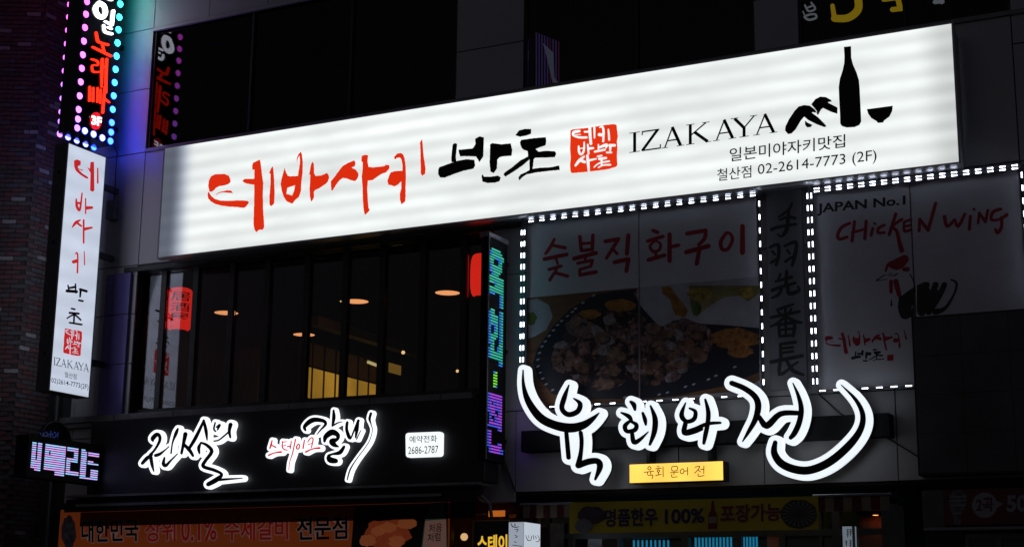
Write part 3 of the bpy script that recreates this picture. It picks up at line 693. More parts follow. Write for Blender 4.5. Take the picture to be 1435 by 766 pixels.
bm_ = [mat('brick_%s' % nme, c_, 0.75, var=0.25, scale=25, bump=0.4) for nme, c_ in zip(('red', 'brown', 'rust', 'slate', 'pale', 'oxide', 'umber'), bc)]
def brickmesh(L, Hh_, T, M):
    b = MB(); b.box(0, L, 0, T, 0, Hh_); return b.mesh('brick', M)
BL, BH, BT, CO = 0.20, 0.057, 0.03, 0.070
wts = [5, 5, 3, 4, 1.2, 3, 4]
fm = [brickmesh(BL, BH, BT, q) for q in bm_]
rest = MB(); rows = int((Hp-0.3)/CO); cnt = 0
angF = math.atan2(-ux.y, -ux.x)  # direction along +local x pointing right (towards the corner)
zlo = s_b(30, 766).z-0.2; zhi = s_b(55, 0).z+0.2
bricks = []
for r_ in range(rows):
    zz = 0.14 + r_*CO
    for k in range(18):
        off = k*0.21 + (0.105 if r_ % 2 else 0)
        p = Cn + ux*(off+BL); bricks.append((k*0.5 + (0 if zlo < zz < zhi else 50) + 0.001*abs(zz-zlo), p, angF, zz))
    for k in range(3):
        off = k*0.21 + (0.0 if r_ % 2 else 0.105)
        p = Cn + Vector((0, off, 0)); bricks.append((0.6+k*0.7 + (0 if zlo < zz < zhi else 50)+0.001*abs(zz-zlo), p, math.pi/2, zz))
bricks.sort(key=lambda q: q[0])
restm = [MB() for _ in bm_]
for i, (pr, p, ang, zz) in enumerate(bricks):
    mi = random.choices(range(7), wts)[0]; pj = random.uniform(0, 0.006)
    dx, dy = math.cos(ang), math.sin(ang); nx, ny = dy, -dx     # outward
    o_ = Vector((p.x + nx*pj, p.y + ny*pj, zz))
    if i < 300:
        o = link('brick', fm[mi], pil); o.location = o_; o.rotation_euler = (0, 0, ang)
    else:
        q0 = o_; q1 = o_ + Vector((dx*BL, dy*BL, 0)); q2 = q1 - Vector((nx*BT, ny*BT, 0)); q3 = q0 - Vector((nx*BT, ny*BT, 0))
        restm[mi].prism([q0, q1, q2, q3], Vector((0, 0, BH)))
jm = MB()
for mi, b in enumerate(restm):
    base = len(jm.v); jm.v += b.v; jm.f += [tuple(base+k for k in f) for f in b.f]; jm.mi += [mi]*len(b.f)
tag(jm.build('brick_courses', bm_, pil), kind='stuff')
# dark service recess between the pillar and the panels
dn = thing('drainpipe', 'dark vertical drainpipe in the gap beside the brick pillar', 'pipe')
xm = (XB + x['a'])/2
mb = MB(); mb.tube([(xm, 0.05, 0.13), (xm, 0.05, z['top'])], 0.06, 12); mb.build('pipe', m_frame, dn, True)
for k in range(6): pbox('clip', m_frame, dn, xm-0.08, xm+0.08, 0.05, 0.19, 1+k*2.0, 1.04+k*2.0)
rb = MB(); rb.box(XB-0.01, x['a'], 0.2, 0.3, 0.13, z['top']); rb.build('recess_wall', mat('recess_grey', (0.05, 0.05, 0.055), 0.8), bld)
# electric wire crossing the bricks
wr = MB(); w0 = Fr(1.4)(72, -20); w1 = Fr(1.4)(50, 60); wr.tube([w0, (w0+w1)/2, w1, Fr(1.4)(40, 200)], 0.006, 5)
tag(wr.build('cable', m_black), 'thin black cable hanging in front of the dark brick corner', 'cable')

# ------------------------------------------------------------------ LED message board, lower left
XL = Fr(0.64)(138, 640).x; sd_ = Sd(XL)
LZ = (30, 570, 3.91)
lb = thing('led_message_board', 'small projecting LED board scrolling lavender and blue characters below the white sign', 'led sign')
c4 = zc(*LZ, [(48, 178), (424, 226), (416, 420), (44, 338)])
P4 = [sd_(*q) for q in c4]; ya_, yb_ = (P4[0].y+P4[3].y)/2, (P4[1].y+P4[2].y)/2
zt_, zb_ = (P4[0].z+P4[1].z)/2, (P4[2].z+P4[3].z)/2
pbox('housing', m_matte, lb, XL-0.22, XL-0.004, ya_-0.04, yb_+0.04, zb_-0.06, zt_+0.06, 0.006)
mb = MB(); mb.tube([(XL-0.1, yb_+0.03, zt_-0.05), (XL-0.1, -0.01, zt_-0.02)], 0.02, 8); mb.build('bracket', m_frame, lb)
def inside(pt, poly):
    x_, y_ = pt; r = False
    for (x0, y0), (x1, y1) in zip(poly, poly[1:]+poly[:1]):
        if (y0 > y_) != (y1 > y_) and x_ < (x1-x0)*(y_-y0)/(y1-y0)+x0: r = not r
    return r
def project(p):
    v = Vector(p)-CAM; w_ = v.dot(FW); return (717.5+F_PX*v.dot(RT)/w_, 383-F_PX*v.dot(UP)/w_)
def matrix(name, plane_x, ya, yb, zb, zt, ny, nz, mask, holes, mats, pick, parent, bar):
    M_ = MB(); dy = (yb-ya)/ny; dz = (zt-zb)/nz
    for j in range(nz):
        for i in range(ny):
            yc = ya+(i+0.5)*dy; zc_ = zb+(j+0.5)*dz; q = project((plane_x, yc, zc_))
            if any(inside(q, p) for p in mask) and not any(inside(q, p) for p in holes):
                M_.cur = pick(q, i, j); hy, hz = dy*bar[0]/2, dz*bar[1]/2
                M_.box(plane_x-0.003, plane_x+0.004, yc-hy, yc+hy, zc_-hz, zc_+hz)
    return tag(M_.build(name, mats, parent), kind='stuff')
msk = [zc(*LZ, q) for q in ([(60,185),(80,188),(80,290),(68,330),(55,332)],[(88,190),(118,194),(106,358),(76,352),(76,300),(88,280)],[(134,198),(244,213),(232,378),(178,370),(178,350),(124,340)],
 [(254,218),(312,228),(312,248),(254,238)],[(292,228),(312,232),(306,310),(288,306)],[(250,275),(306,290),(306,312),(250,297)],[(248,290),(266,292),(262,350),(246,348)],[(246,343),(312,356),(312,378),(246,364)],
 [(330,232),(356,238),(348,400),(322,392)],[(366,240),(420,248),(420,271),(366,262)],[(362,296),(416,304),(416,323),(362,315)],[(384,345),(414,348),(410,412),(350,402),(350,383),(382,385)])]
hol = [zc(*LZ, q) for q in ([(150,235),(160,236),(158,262),(148,260)],[(122,196),(128,196),(118,345),(110,345)])]
lm = [emis('led_lavender', (0.50, 0.40, 0.95), 1.25), emis('led_cyanish', (0.30, 0.62, 0.95), 1.2), emis('led_pinkish', (0.70, 0.34, 0.80), 1.2)]
matrix('lit_diodes', XL, ya_, yb_, zb_, zt_, 38, 15, msk, hol, lm, lambda q, i, j: (0, 1, 2)[j % 3] if random.random() < 0.6 else random.randrange(3), lb, (1.0, 0.55))
pl = MB()
q = rect(97, 677, 122, 693, 0.12); tag(pbox('meter_box', m_panel, None, q[0], q[1], -0.12, -0.003, q[2]-0.02, q[3], 0.006), 'pale grey box on the wall just under the scrolling LED board', 'box')
# round sign above it
rs = thing('round_sign', 'round black sign with dim blue cursive strokes on top of the small LED board', 'sign')
XR = XL-0.08; sr = Sd(XR); rc = sr(78, 621); rr = (sr(78, 590).z - rc.z)
mb = MB(); pts = [(XR, rc.y+rr*math.cos(a), rc.z+rr*math.sin(a)) for a in [2*math.pi*k/40 for k in range(40)]]; mb.prism(pts, Vector((-0.06, 0, 0))); mb.build('disc', m_kface, rs)
mb = MB(); mb.tube([(XR-0.0, rc.y+rr*1.0*math.cos(a), rc.z+rr*1.0*math.sin(a)) for a in [2*math.pi*k/40 for k in range(41)]], 0.012, 6); mb.build('rim', m_frame, rs)
for q in ([(100,140,4),(112,160,4),(100,172,4),(92,160,4)],[(120,140,4),(118,170,4)],[(132,135,4),(145,150,4),(130,165,4),(150,172,4)],[(160,130,4),(158,170,4)],[(150,150,4),(175,145,4)],[(178,135,4),(190,150,4),(175,170,4),(170,155,4)],[(200,138,4),(196,165,4)]): shape('letter_stroke', strokes([zc(*LZ, q)]), sr, emis('dim_blue_neon', (0.03, 0.07, 0.45), 0.25), rs, 0.004)

# ------------------------------------------------------------------ black sign with white outlined letters, left
DB = 0.55
fb = Fr(DB)
q = rect(128, 596, 680, 674, DB)
q1 = fb(128, 594); q2 = fb(678, 678)
bs = thing('black_fascia_sign', 'long black fascia sign box with white outlined cursive letters under the restaurant windows', 'sign')
bzt = fb(672, 556).z; bzb = fb(672, 674).z
pbox('sign_box', mat('black_satin_board', (0.010, 0.011, 0.016), 0.5, var=0.2, scale=3), bs, q1.x, q2.x, -DB, -0.16, bzb, bzt, 0.01)
pbox('edge_trim', m_sill, bs, q1.x-0.35, q2.x-0.05, -DB-0.02, -0.20, bzb-0.035, bzb-0.002)
pbox('edge_trim', m_sill, bs, q1.x-0.2, q2.x-0.6, -DB+0.02, -0.16, bzb-0.16, bzb-0.125)
for k in range(5):
    zq = bzb+(bzt-bzb)*(k+0.5)/5
e_out = emis('channel_letter_white', (0.90, 0.95, 1.0), 1.25, base=(0.4, 0.4, 0.4))
m_core = mat('letter_core_black', (0.004, 0.004, 0.006), 0.5)
I2 = (180, 560, 5.472); J = (360, 560, 5.125)
def chan(groups, zz, grow, plane, lift, thick, parent, core=None, e=None):
    for gset in groups:
        S_ = [zc(*zz, q) for q in gset]
        L_ = shape('letter', strokes(S_, grow/zz[2], caps=14), plane, e or e_out, parent, lift, thick)
        shape('letter_face', [ragged(p, 0.15) if len(p) == 4 and False else p for p in strokes(S_, 0)], plane, core or m_core, L_, lift+0.006, 0.004)
chan([[[(212,318,14),(210,298,34),(240,268,32),(262,280,26),(262,320,22),(225,385,18),(190,422,20)],[(130,488,24),(165,450,30),(205,420,18)],[(195,440,28),(205,500,24),(218,548,10)],[(232,428,26),(262,418,24),(300,390,12),(335,360,8)],[(402,225,16),(388,260,26),(362,330,12),(350,412,12)],[(300,445,14),(292,490,28),(310,505,26),(345,470,16),(400,415,8)]],
      [[(460,265,34),(445,340,24),(430,412,20)],[(450,345,24),(490,385,28),(518,430,20)],[(482,385,22),(540,290,28),(600,165,18)],[(600,160,18),(618,240,26),(626,310,10)],[(580,328,12),(562,370,26),(568,412,14)],
       [(580,330,16),(625,350,24),(662,398,28),(612,470,26),(598,512,28),(680,540,26),(738,572,22),(700,612,38),(635,648,34)],[(700,616,22),(800,608,16),(895,602,8)]],
      [[(688,178,12),(678,225,14),(692,245,12)],[(700,212,14),(722,196,20),(706,232,12)],[(680,318,12),(720,308,12),(790,250,14)],[(806,192,32),(796,240,24),(804,290,16)]]],
     I2, 21, fb, 0.06, 0.055, bs)
e_redcore = emis('red_letter_lit', (0.75, 0.012, 0.03), 0.9)
chan([[[(130,292,7),(124,320,12),(114,350,10)],[(122,325,9),(156,342,11)],[(105,400,12),(145,383,9),(195,376,14)]],
      [[(205,300,7),(203,340,9),(218,358,9),(238,362,8)],[(205,306,7),(232,302,7)],[(208,332,6),(228,328,6)],[(240,338,9),(258,335,9)],[(268,298,7),(260,350,9)],[(298,285,9),(278,380,8),(256,450,5),(250,505,5)]],
      [[(318,318,8),(305,338,10),(308,355,9),(322,350,9),(328,328,8),(318,318,8)],[(362,292,9),(352,350,10)]],
      [[(384,306,7),(408,276,8),(424,284,9),(412,345,7)],[(388,322,6),(418,314,6)],[(372,376,13),(420,354,9),(470,348,15)]]],
     J, 17, fb, 0.06, 0.055, bs, core=e_redcore)
chan([[[(368,220,16),(362,195,26),(400,158,36),(440,145,34),(500,155,26),(512,180,20),(480,215,12),(450,252,5)],[(570,78,14),(572,130,26),(562,190,14)],[(570,185,12),(600,168,10),(632,160,6)],
       [(505,300,18),(515,265,36),(560,235,44),(600,255,32),(596,285,24),(560,300,44),(575,325,34),(605,338,10)],[(645,338,20),(615,380,30),(560,392,16),(535,405,24),(545,432,44),(585,440,36)]],
      [[(668,165,20),(664,215,22),(682,270,26),(695,275,12),(712,235,12),(748,152,20)],[(748,155,14),(738,215,24),(728,272,12)],[(735,285,8),(765,222,5)]],
      [[(838,100,18),(828,140,18),(838,175,8),(848,225,4),(820,310,5),(740,420,6),(690,500,10),(668,575,8)]]],
     J, 15, fb, 0.058, 0.053, bs)
q = [zc(*J, [p])[0] for p in ((1085, 240), (1345, 230), (1342, 407), (1088, 416))]
def rounded(q4, r=0.12, n=5):
    A_, B_, C_, D_ = q4; out = []
    for (cu, cv, a0) in ((r*0.7, 1-r, 90), (0, 0, 0)): pass
    def P(u_, v_): return (A_[0]*(1-u_)*(1-v_)+B_[0]*u_*(1-v_)+C_[0]*u_*v_+D_[0]*(1-u_)*v_, A_[1]*(1-u_)*(1-v_)+B_[1]*u_*(1-v_)+C_[1]*u_*v_+D_[1]*(1-u_)*v_)
    for cu, cv, a0 in ((r*0.7, r, 180), (1-r*0.7, r, 270), (1-r*0.7, 1-r, 0), (r*0.7, 1-r, 90)):
        for k in range(n+1):
            a = R(a0+90*k/n); out.append(P(cu+r*0.7*math.cos(a), cv+r*math.sin(a)))
    return out
pb = thing('phone_number_box', 'small rounded white lit box with a phone number on the black fascia', 'sign')
shape('lit_face', [rounded(q)], fb, emis('phone_box_white', (0.93, 0.98, 1.0), 1.05), pb, 0.06, 0.058)
mi_ = mat('teal_black_ink', (0.02, 0.05, 0.06), 0.6)
text('lettering', '예약전화', zc(*J, [(1115,262),(1312,255),(1312,305),(1115,312)]), fb, mi_, pb, 0.064, 0.004)
text('lettering', '2686-2787', zc(*J, [(1105,340),(1322,330),(1320,384),(1105,392)]), fb, mi_, pb, 0.064, 0.0)
gb = thing('sign_cable', 'thin dark cable looping under the vertical LED sign', 'cable')
mb = MB(); mb.tube([Fr(0.05)(705, 650), Fr(0.03)(712, 662), Fr(0.02)(720, 684)], 0.008, 6); mb.build('wire', m_black, gb)

# ------------------------------------------------------------------ vertical LED sign
XC = Fr(0.15)(709, 480).x; sc_ = Sd(XC)
cl = thing('vertical_led_sign', 'tall narrow projecting LED board with green, blue and violet rotated characters beside the posters', 'led sign')
cya = sc_(685, 480).y; cyb = sc_(709, 480).y; czt = sc_(697, 342).z; czb = sc_(697, 640).z
pbox('housing', m_matte, cl, XC-0.11, XC-0.004, cya-0.03, cyb+0.02, czb-0.06, czt+0.05, 0.008)
t_ = MB(); t_.box(XC-0.12, XC+0.01, cya-0.05, cyb+0.03, czt+0.052, czt+0.11); t_.build('cap', m_sill, cl)
pbox('edge_trim', m_sill, cl, XC-0.004, XC+0.012, cya-0.045, cya-0.032, czb-0.05, czt+0.05)
for zz in (czb+0.2, (czb+czt)/2, czt-0.2): pbox('bracket', m_black, cl, XC-0.09, XC-0.05, cyb+0.02, -0.001, zz, zz+0.05)
V1 = (670, 330, 4.5); V2 = (670, 480, 4.25)
mk = [zc(*V1, q) for q in ([(75,80),(140,92),(157,150),(152,215),(130,262),(85,242),(66,160)],[(64,242),(162,272),(162,345),(135,330),(132,372),(64,362)],[(134,340),(160,345),(160,470),(134,462)],[(64,490),(88,448),(106,460),(106,500),(128,515),(125,640),(100,655),(106,690),(64,676)],[(132,470),(158,476),(158,770),(130,770)],[(62,720),(85,690),(120,690),(134,768),(62,768)])]
mk += [zc(*V2, q) for q in ([(58,40),(75,10),(145,20),(146,146),(124,134),(120,110),(58,88)],[(87,163),(111,163),(109,266),(90,262)],[(55,296),(142,318),(144,536),(122,530),(105,500),(60,492),(66,430),(54,380)],[(56,508),(82,515),(80,600),(142,605),(143,668),(70,656),(56,600)])]
hk = [zc(*V1, q) for q in ([(92,148),(132,152),(132,192),(92,186)],[(78,298),(104,304),(104,322),(78,316)],[(84,556),(106,572),(104,622),(84,610)],[(119,500),(130,502),(130,700),(119,690)])]
hk += [zc(*V2, q) for q in ([(98,395),(122,405),(118,440),(96,420)],[(78,350),(96,352),(90,372),(78,368)],[(80,430),(100,440),(98,470),(84,465)],[(96,12),(118,14),(118,60),(96,56)])]
vm = [emis('led_teal', (0.02, 0.50, 0.33), 0.85), emis('led_blue', (0.02, 0.20, 0.75), 1.0), emis('led_green', (0.20, 0.75, 0.05), 1.0), emis('led_violet', (0.36, 0.06, 0.72), 1.0), emis('led_blue2', (0.06, 0.10, 0.80), 0.9), emis('led_teal_pale', (0.06, 0.58, 0.42), 0.85)]
def pk(q, i, j):
    y_ = q[1]; r = random.random()
    if 516 < y_ < 544: return 2 if r < 0.8 else 1
    edge = not any(inside((q[0]-2.6, q[1]+1.5), p_) for p_ in mk) or any(inside((q[0]-2.0, q[1]+1.5), p_) for p_ in hk)
    if y_ < 530: return 1 if edge else (5 if j % 2 else 0)
    return 4 if (edge or r < 0.15) else 3
matrix('lit_diodes', XC, cya, cyb, czb, czt, 10, 76, mk, hk, vm, pk, cl, (1.0, 0.5))

# ------------------------------------------------------------------ posters
DP = 0.06; fp = Fr(DP)
m_white = mat('poster_white', (0.70, 0.70, 0.76), 0.5, var=0.05, scale=3)
m_pred = mat('poster_red', (0.42, 0.02, 0.04), 0.6); m_pblack = mat('poster_black', (0.02, 0.02, 0.022), 0.6)
p1 = thing('food_poster', 'large two panel poster with red heading over a photo of grilled meat', 'poster')
a = fp(739, 308); b = fp(1066, 560); xs_ = fp(896, 430).x
zsp = (fp(745, 416).z + fp(1062, 388).z)/2
pz1 = (fp(739, 306).z + fp(1064, 270).z)/2; pz0 = (fp(767, 571).z + fp(1068, 553).z)/2
for (xa, xb) in ((a.x, xs_-0.008), (xs_+0.008, b.x)):
    pbox('board', m_white, p1, xa, xb, -DP, -0.003, pz0, pz1, 0.002)
# printed photograph
def printmat():
    M = bpy.data.materials.new('grilled_meat_print'); M.use_nodes = True; nt = M.node_tree; N = nt.nodes; L = nt.links; b = N['Principled BSDF']; b.inputs['Roughness'].default_value = 0.45
    tc = N.new('ShaderNodeTexCoord'); vo = N.new('ShaderNodeTexVoronoi'); vo.inputs['Scale'].default_value = 6.5
    nz = N.new('ShaderNodeTexNoise'); nz.inputs['Scale'].default_value = 5; nz.inputs['Detail'].default_value = 9; nz.inputs['Distortion'].default_value = 1.6
    vm_ = N.new('ShaderNodeVectorMath'); vm_.operation = 'MULTIPLY_ADD'; vm_.inputs[1].default_value = (0.35, 0.35, 0.35)
    L.new(nz.outputs['Color'], vm_.inputs[0]); L.new(tc.outputs['Object'], vm_.inputs[2]); L.new(vm_.outputs[0], vo.inputs['Vector'])
    rp = N.new('ShaderNodeValToRGB'); e = rp.color_ramp.elements; e[0].position = 0.0; e[0].color = (0.62, 0.52, 0.52, 1); e[1].position = 0.62; e[1].color = (0.03, 0.02, 0.03, 1)
    k = e.new(0.28); k.color = (0.36, 0.22, 0.19, 1)
    L.new(vo.outputs['Distance'], rp.inputs[0])
    r2 = N.new('ShaderNodeValToRGB'); r2.color_ramp.elements[0].position = 0.42; r2.color_ramp.elements[1].position = 0.62; r2.color_ramp.elements[0].color = (0.4, 0.36, 0.42, 1); r2.color_ramp.elements[1].color = (1, 0.85, 0.8, 1)
    L.new(nz.outputs['Fac'], r2.inputs[0])
    mu = N.new('ShaderNodeMix'); mu.data_type = 'RGBA'; mu.blend_type = 'MULTIPLY'; mu.inputs[0].default_value = 1
    L.new(rp.outputs[0], mu.inputs[6]); L.new(r2.outputs[0], mu.inputs[7]); L.new(mu.outputs[2], b.inputs['Base Color']); return M
m_meat = printmat()
m_table = mat('print_wood_tone', (0.22, 0.10, 0.05), 0.5, var=0.3, scale=4, stretch=(0.5, 1, 4))
m_plate = mat('print_plate_black', (0.018, 0.02, 0.035), 0.5); m_cloth = mat('print_pale_cloth', (0.48, 0.48, 0.54), 0.5, var=0.25, scale=3)
m_org = mat('print_orange', (0.40, 0.17, 0.03), 0.5, var=0.4, scale=12); m_yel = mat('print_yellow', (0.40, 0.28, 0.05), 0.5, var=0.55, scale=14); m_grn = mat('print_green', (0.10, 0.16, 0.02), 0.5, var=0.5, scale=9)
m_rim = mat('print_rim_white', (0.5, 0.5, 0.6), 0.5)
def quadpx(x0, x1, z0, z1, plane_d, lift, M, name, parent):
    mb_ = MB(); y_ = -plane_d-lift; mb_.poly([(x0, y_, z0), (x1, y_, z0), (x1, y_, z1), (x0, y_, z1)]); return mb_.build(name, M, parent)
ph = quadpx(a.x+0.002, xs_-0.010, pz0+0.004, zsp, DP, 0.0010, m_table, 'printed_photo', p1)
ph2 = quadpx(xs_+0.010, b.x-0.002, pz0+0.004, zsp, DP, 0.0010, m_cloth, 'printed_photo', p1)
PQ = (740, 400, 4.348)
def clip_poly(poly, lo, hi, ytop=None):      # keep lo < x < hi in picture pixels (panel edges)
    def cl_(pp, f_in, f_ix):
        out = []
        for p, q_ in zip(pp, pp[1:]+pp[:1]):
            if f_in(p): out.append(p)
            if f_in(p) != f_in(q_): out.append(f_ix(p, q_))
        return out
    def ixx(v): return lambda p, q_: (v, p[1]+(q_[1]-p[1])*(v-p[0])/(q_[0]-p[0]))
    pp = cl_(poly, lambda p: p[0] >= lo, ixx(lo)); 
    if len(pp) > 2: pp = cl_(pp, lambda p: p[0] <= hi, ixx(hi))
    return pp
def topline(x_): return 417-(x_-745)*0.0883
def botline(x_): return 570-(x_-767)*0.0596
def clipz(pp):
    out = [(x_, min(max(y_, topline(x_)+1), botline(x_)-1.5)) for x_, y_ in pp]; return out
def dense(poly, n=6):
    out = []
    for p, q_ in zip(poly, poly[1:]+poly[:1]):
        for k in range(n): out.append((p[0]+(q_[0]-p[0])*k/n, p[1]+(q_[1]-p[1])*k/n))
    return out
def printed(polys, M, lift, parent_l=None):
    for lo, hi, par in ((740.5, 894.6, ph), (897.2, 1064.5, ph2)):
        P_ = []
        for pp in polys:
            c_ = clip_poly(clipz(dense(pp)), lo, hi)
            if len(c_) > 2: P_.append(c_)
        if P_: shape('print_shape', P_, fp, M, par, lift)
def blob(cx, cy_, rx, ry, n=22, j=0.16, rot=0):
    return [(cx+(rx*math.cos(a)*math.cos(rot)-ry*math.sin(a)*math.sin(rot))*(1+random.uniform(-j, j)), cy_+(rx*math.cos(a)*math.sin(rot)+ry*math.sin(a)*math.cos(rot))*(1+random.uniform(-j, j))) for a in [2*math.pi*k/n for k in range(n)]]
printed([zc(*PQ, [(680,0),(1440,0),(1440,560),(1300,640),(680,700)])], m_table, 0.0013)
printed([zc(*PQ, [(670,0),(1440,0),(1440,262),(1100,270),(780,260),(700,150),(660,60)])], m_cloth, 0.0016)
printed([zc(*PQ, [(-20,90),(60,80),(130,120),(150,190),(110,270),(40,310),(-20,330)])], m_cloth, 0.0016)
printed([zc(*PQ, blob(20, 200, 32, 40))], m_grn, 0.0019)
printed([zc(*PQ, [(400,60),(520,35),(660,22),(640,50),(700,140),(800,250),(1000,230),(1200,240),(1430,260),(1430,520),(1200,610),(900,672),(600,690),(300,690),(150,660),(60,560),(30,470),(60,380),(150,250),(260,140)])], m_plate, 0.0022)
meat = [zc(*PQ, [(230,250),(260,190),(330,150),(420,145),(470,165),(520,150),(610,160),(680,170),(740,220),(800,290),(880,215),(980,205),(1080,240),(1130,300),(1120,400),(1050,470),(950,520),(860,580),(700,600),(620,560),(560,610),(430,640),(330,600),(240,540),(150,510),(140,440),(170,370),(240,330)])]
printed([ragged(meat[0], 1.2)], m_meat, 0.0025)
rs_ = random.getstate(); random.seed(31)
m_ch = [mat('print_chunk_%s' % nme, c_, 0.5, var=0.6, scale=sc_2) for nme, c_, sc_2 in (('glazed', (0.27, 0.23, 0.25), 16), ('brown', (0.19, 0.10, 0.075), 12), ('dark', (0.06, 0.04, 0.045), 12), ('tan', (0.22, 0.13, 0.10), 14), ('pinkish', (0.18, 0.11, 0.11), 18))]
for k in range(84):
    cx_ = random.uniform(170, 1100); cy2 = random.uniform(170, 600)
    if not inside((740+cx_/4.348, 400+cy2/4.348), meat[0]): continue
    rx_ = random.uniform(22, 52); printed([zc(*PQ, blob(cx_, cy2, rx_, rx_*random.uniform(0.45, 0.8), 16, 0.18, random.uniform(-0.7, 0.7)))], random.choice(m_ch), 0.0026+0.00002*k)
random.setstate(rs_)
printed([zc(*PQ, blob(560, 120, 95, 38, j=0.1))], m_org, 0.0048); printed([zc(*PQ, blob(380, 175, 60, 28))], m_org, 0.0048)
printed([zc(*PQ, blob(340, 265, 95, 45))], mat('print_tan', (0.26, 0.15, 0.11), 0.5, var=0.4, scale=14), 0.0028)
printed([zc(*PQ, blob(1260, 320, 150, 60)), zc(*PQ, blob(1290, 400, 80, 36))], mat('print_orange_rice', (0.36, 0.15, 0.04), 0.5, var=0.5, scale=22, bump=0.0), 0.0028)
printed([ragged(zc(*PQ, [(815,5),(850,0),(880,20),(905,60),(930,90),(975,150),(965,180),(950,195),(900,180),(880,140),(870,90),(850,70),(820,50)]), 0.8)], m_org, 0.0019)
m_haze = mat('print_blurred_green_yellow', (0.30, 0.26, 0.10), 0.5, var=0.6, scale=3)
printed([zc(*PQ, [(980,0),(1420,0),(1425,30),(1380,70),(1340,95),(1290,60),(1200,70),(1130,110),(1060,160),(1010,190),(990,120)])], m_haze, 0.0018)
printed([zc(*PQ, blob(1050, 50, 75, 40))], m_yel, 0.0019); printed([zc(*PQ, blob(1330, 45, 50, 35))], m_yel, 0.0019)
printed([zc(*PQ, blob(1030, 140, 30, 42))], m_grn, 0.0021)
rim_pts = [(400,60),(335,105),(290,140),(270,160),(240,185),(205,215),(180,240),(155,272),(130,305),(105,340),(85,370),(70,410),(60,450),(62,490),(75,530),(90,565),(110,600),(150,635),(960,615),(1010,600),(1100,570),(1145,548),(1260,495),(850,650),(800,662),(590,120+560)]
for px_, py_ in rim_pts: printed([zc(*PQ, blob(px_, py_, 12, 6, 8, 0.1, -0.4))], m_rim, 0.0025)
NN = (750, 310, 4.629)
for gset in ([[(125,115,18),(100,165,24),(68,210,20)],[(110,155,20),(195,172,24)],[(60,245,26),(205,215,26)],[(135,240,20),(148,278,14)],[(90,312,22),(170,290,20)],[(140,310,20),(95,380,22)],[(135,335,22),(210,355,24)]],
             [[(290,100,24),(300,190,24)],[(375,90,24),(370,185,24)],[(300,145,20),(370,140,20)],[(300,190,22),(370,182,22)],[(252,242,28),(395,205,28)],[(325,225,20),(325,262,20)],[(275,272,20),(372,252,22)],[(372,252,22),(362,288,20)],[(290,312,20),(365,290,18)],[(290,312,20),(290,345,22)],[(290,348,24),(395,328,26)]],
             [[(455,130,26),(540,115,26)],[(540,115,26),(500,180,24),(462,240,22)],[(500,175,20),(532,210,20)],[(605,90,28),(595,210,28)],[(515,265,28),(605,245,28)],[(605,245,28),(592,322,28)]],
             [[(765,60,24),(795,72,24)],[(730,128,24),(830,98,24)],[(780,125,14),(745,160,20),(765,195,20),(805,185,20),(812,145,18),(780,125,14)],[(782,200,20),(786,235,20)],[(735,250,28),(840,220,26)],[(872,85,28),(872,255,30)],[(880,165,24),(930,155,24)]],
             [[(985,80,28),(1105,60,28)],[(1105,60,28),(1100,110,26),(1060,152,22)],[(980,200,30),(1125,160,30)],[(1065,185,28),(1048,275,28)]],
             [[(1240,75,22),(1205,130,26),(1212,180,24),(1250,180,24),(1280,120,24),(1265,80,20),(1240,75,22)],[(1345,32,30),(1345,202,34)]]):
    shape('letter', strokes([zc(*NN, q) for q in gset], sub=3), fp, m_pred, p1, 0.0015)
# kanji board
kb = thing('kanji_board', 'narrow dark grey vertical board with five black brush characters between the two posters', 'sign')
a = fp(1073, 264); b = fp(1131, 545)
pbox('board', mat('kanji_board_grey', (0.22, 0.22, 0.25), 0.5, var=0.08), kb, a.x, b.x, -DP, -0.003, pz0+0.05, pz1+0.02)
KZ = (1070, 270, 2.946); m_kink = mat('kanji_ink', (0.035, 0.035, 0.042), 0.6)
for gset in ([[(118,42,4),(110,62,8),(88,84,7),(62,100,4)],[(66,112,5),(104,100,9),(132,106,7)],[(34,152,12),(60,142,9),(134,130,8)],[(104,72,7),(100,125,12),(92,160,13),(74,180,7),(58,172,3)]],
             [[(26,226,7),(60,214,11),(62,260,10),(52,298,8)],[(36,242,7),(48,254,6)],[(32,288,8),(58,270,6)],[(88,220,8),(134,204,11),(130,258,12),(118,300,8)],[(98,238,7),(108,250,6)],[(90,284,8),(122,262,6)]],
             [[(70,335,5),(60,362,8)],[(50,366,6),(116,348,9)],[(96,324,9),(92,385,11)],[(36,402,12),(80,386,9),(132,372,8)],[(75,394,9),(62,420,10),(34,434,5)],[(100,390,9),(106,416,12),(146,404,11),(142,386,4)]],
             [[(122,460,6),(58,482,9)],[(60,490,6),(70,500,7)],[(114,480,6),(108,492,7)],[(32,514,10),(148,490,9)],[(90,470,8),(92,530,9)],[(85,515,8),(55,540,9),(28,552,4)],[(95,512,8),(130,530,11),(158,536,7)],[(63,546,9),(67,592,9)],[(63,546,8),(126,538,10),(122,590,10)],[(68,566,6),(122,560,6)],[(92,542,6),(92,586,6)],[(66,592,8),(122,587,8)]],
             [[(70,624,9),(72,680,10)],[(70,624,8),(132,616,10)],[(75,642,6),(122,637,7)],[(75,660,6),(122,654,7)],[(32,698,12),(160,672,11)],[(72,680,9),(66,748,12),(112,722,6)],[(95,690,8),(120,732,13),(164,750,8)],[(142,698,5),(114,716,8)]]):
    shape('letter', strokes([zc(*KZ, q) for q in gset], 0.75, sub=3), fp, m_kink, kb, 0.002)
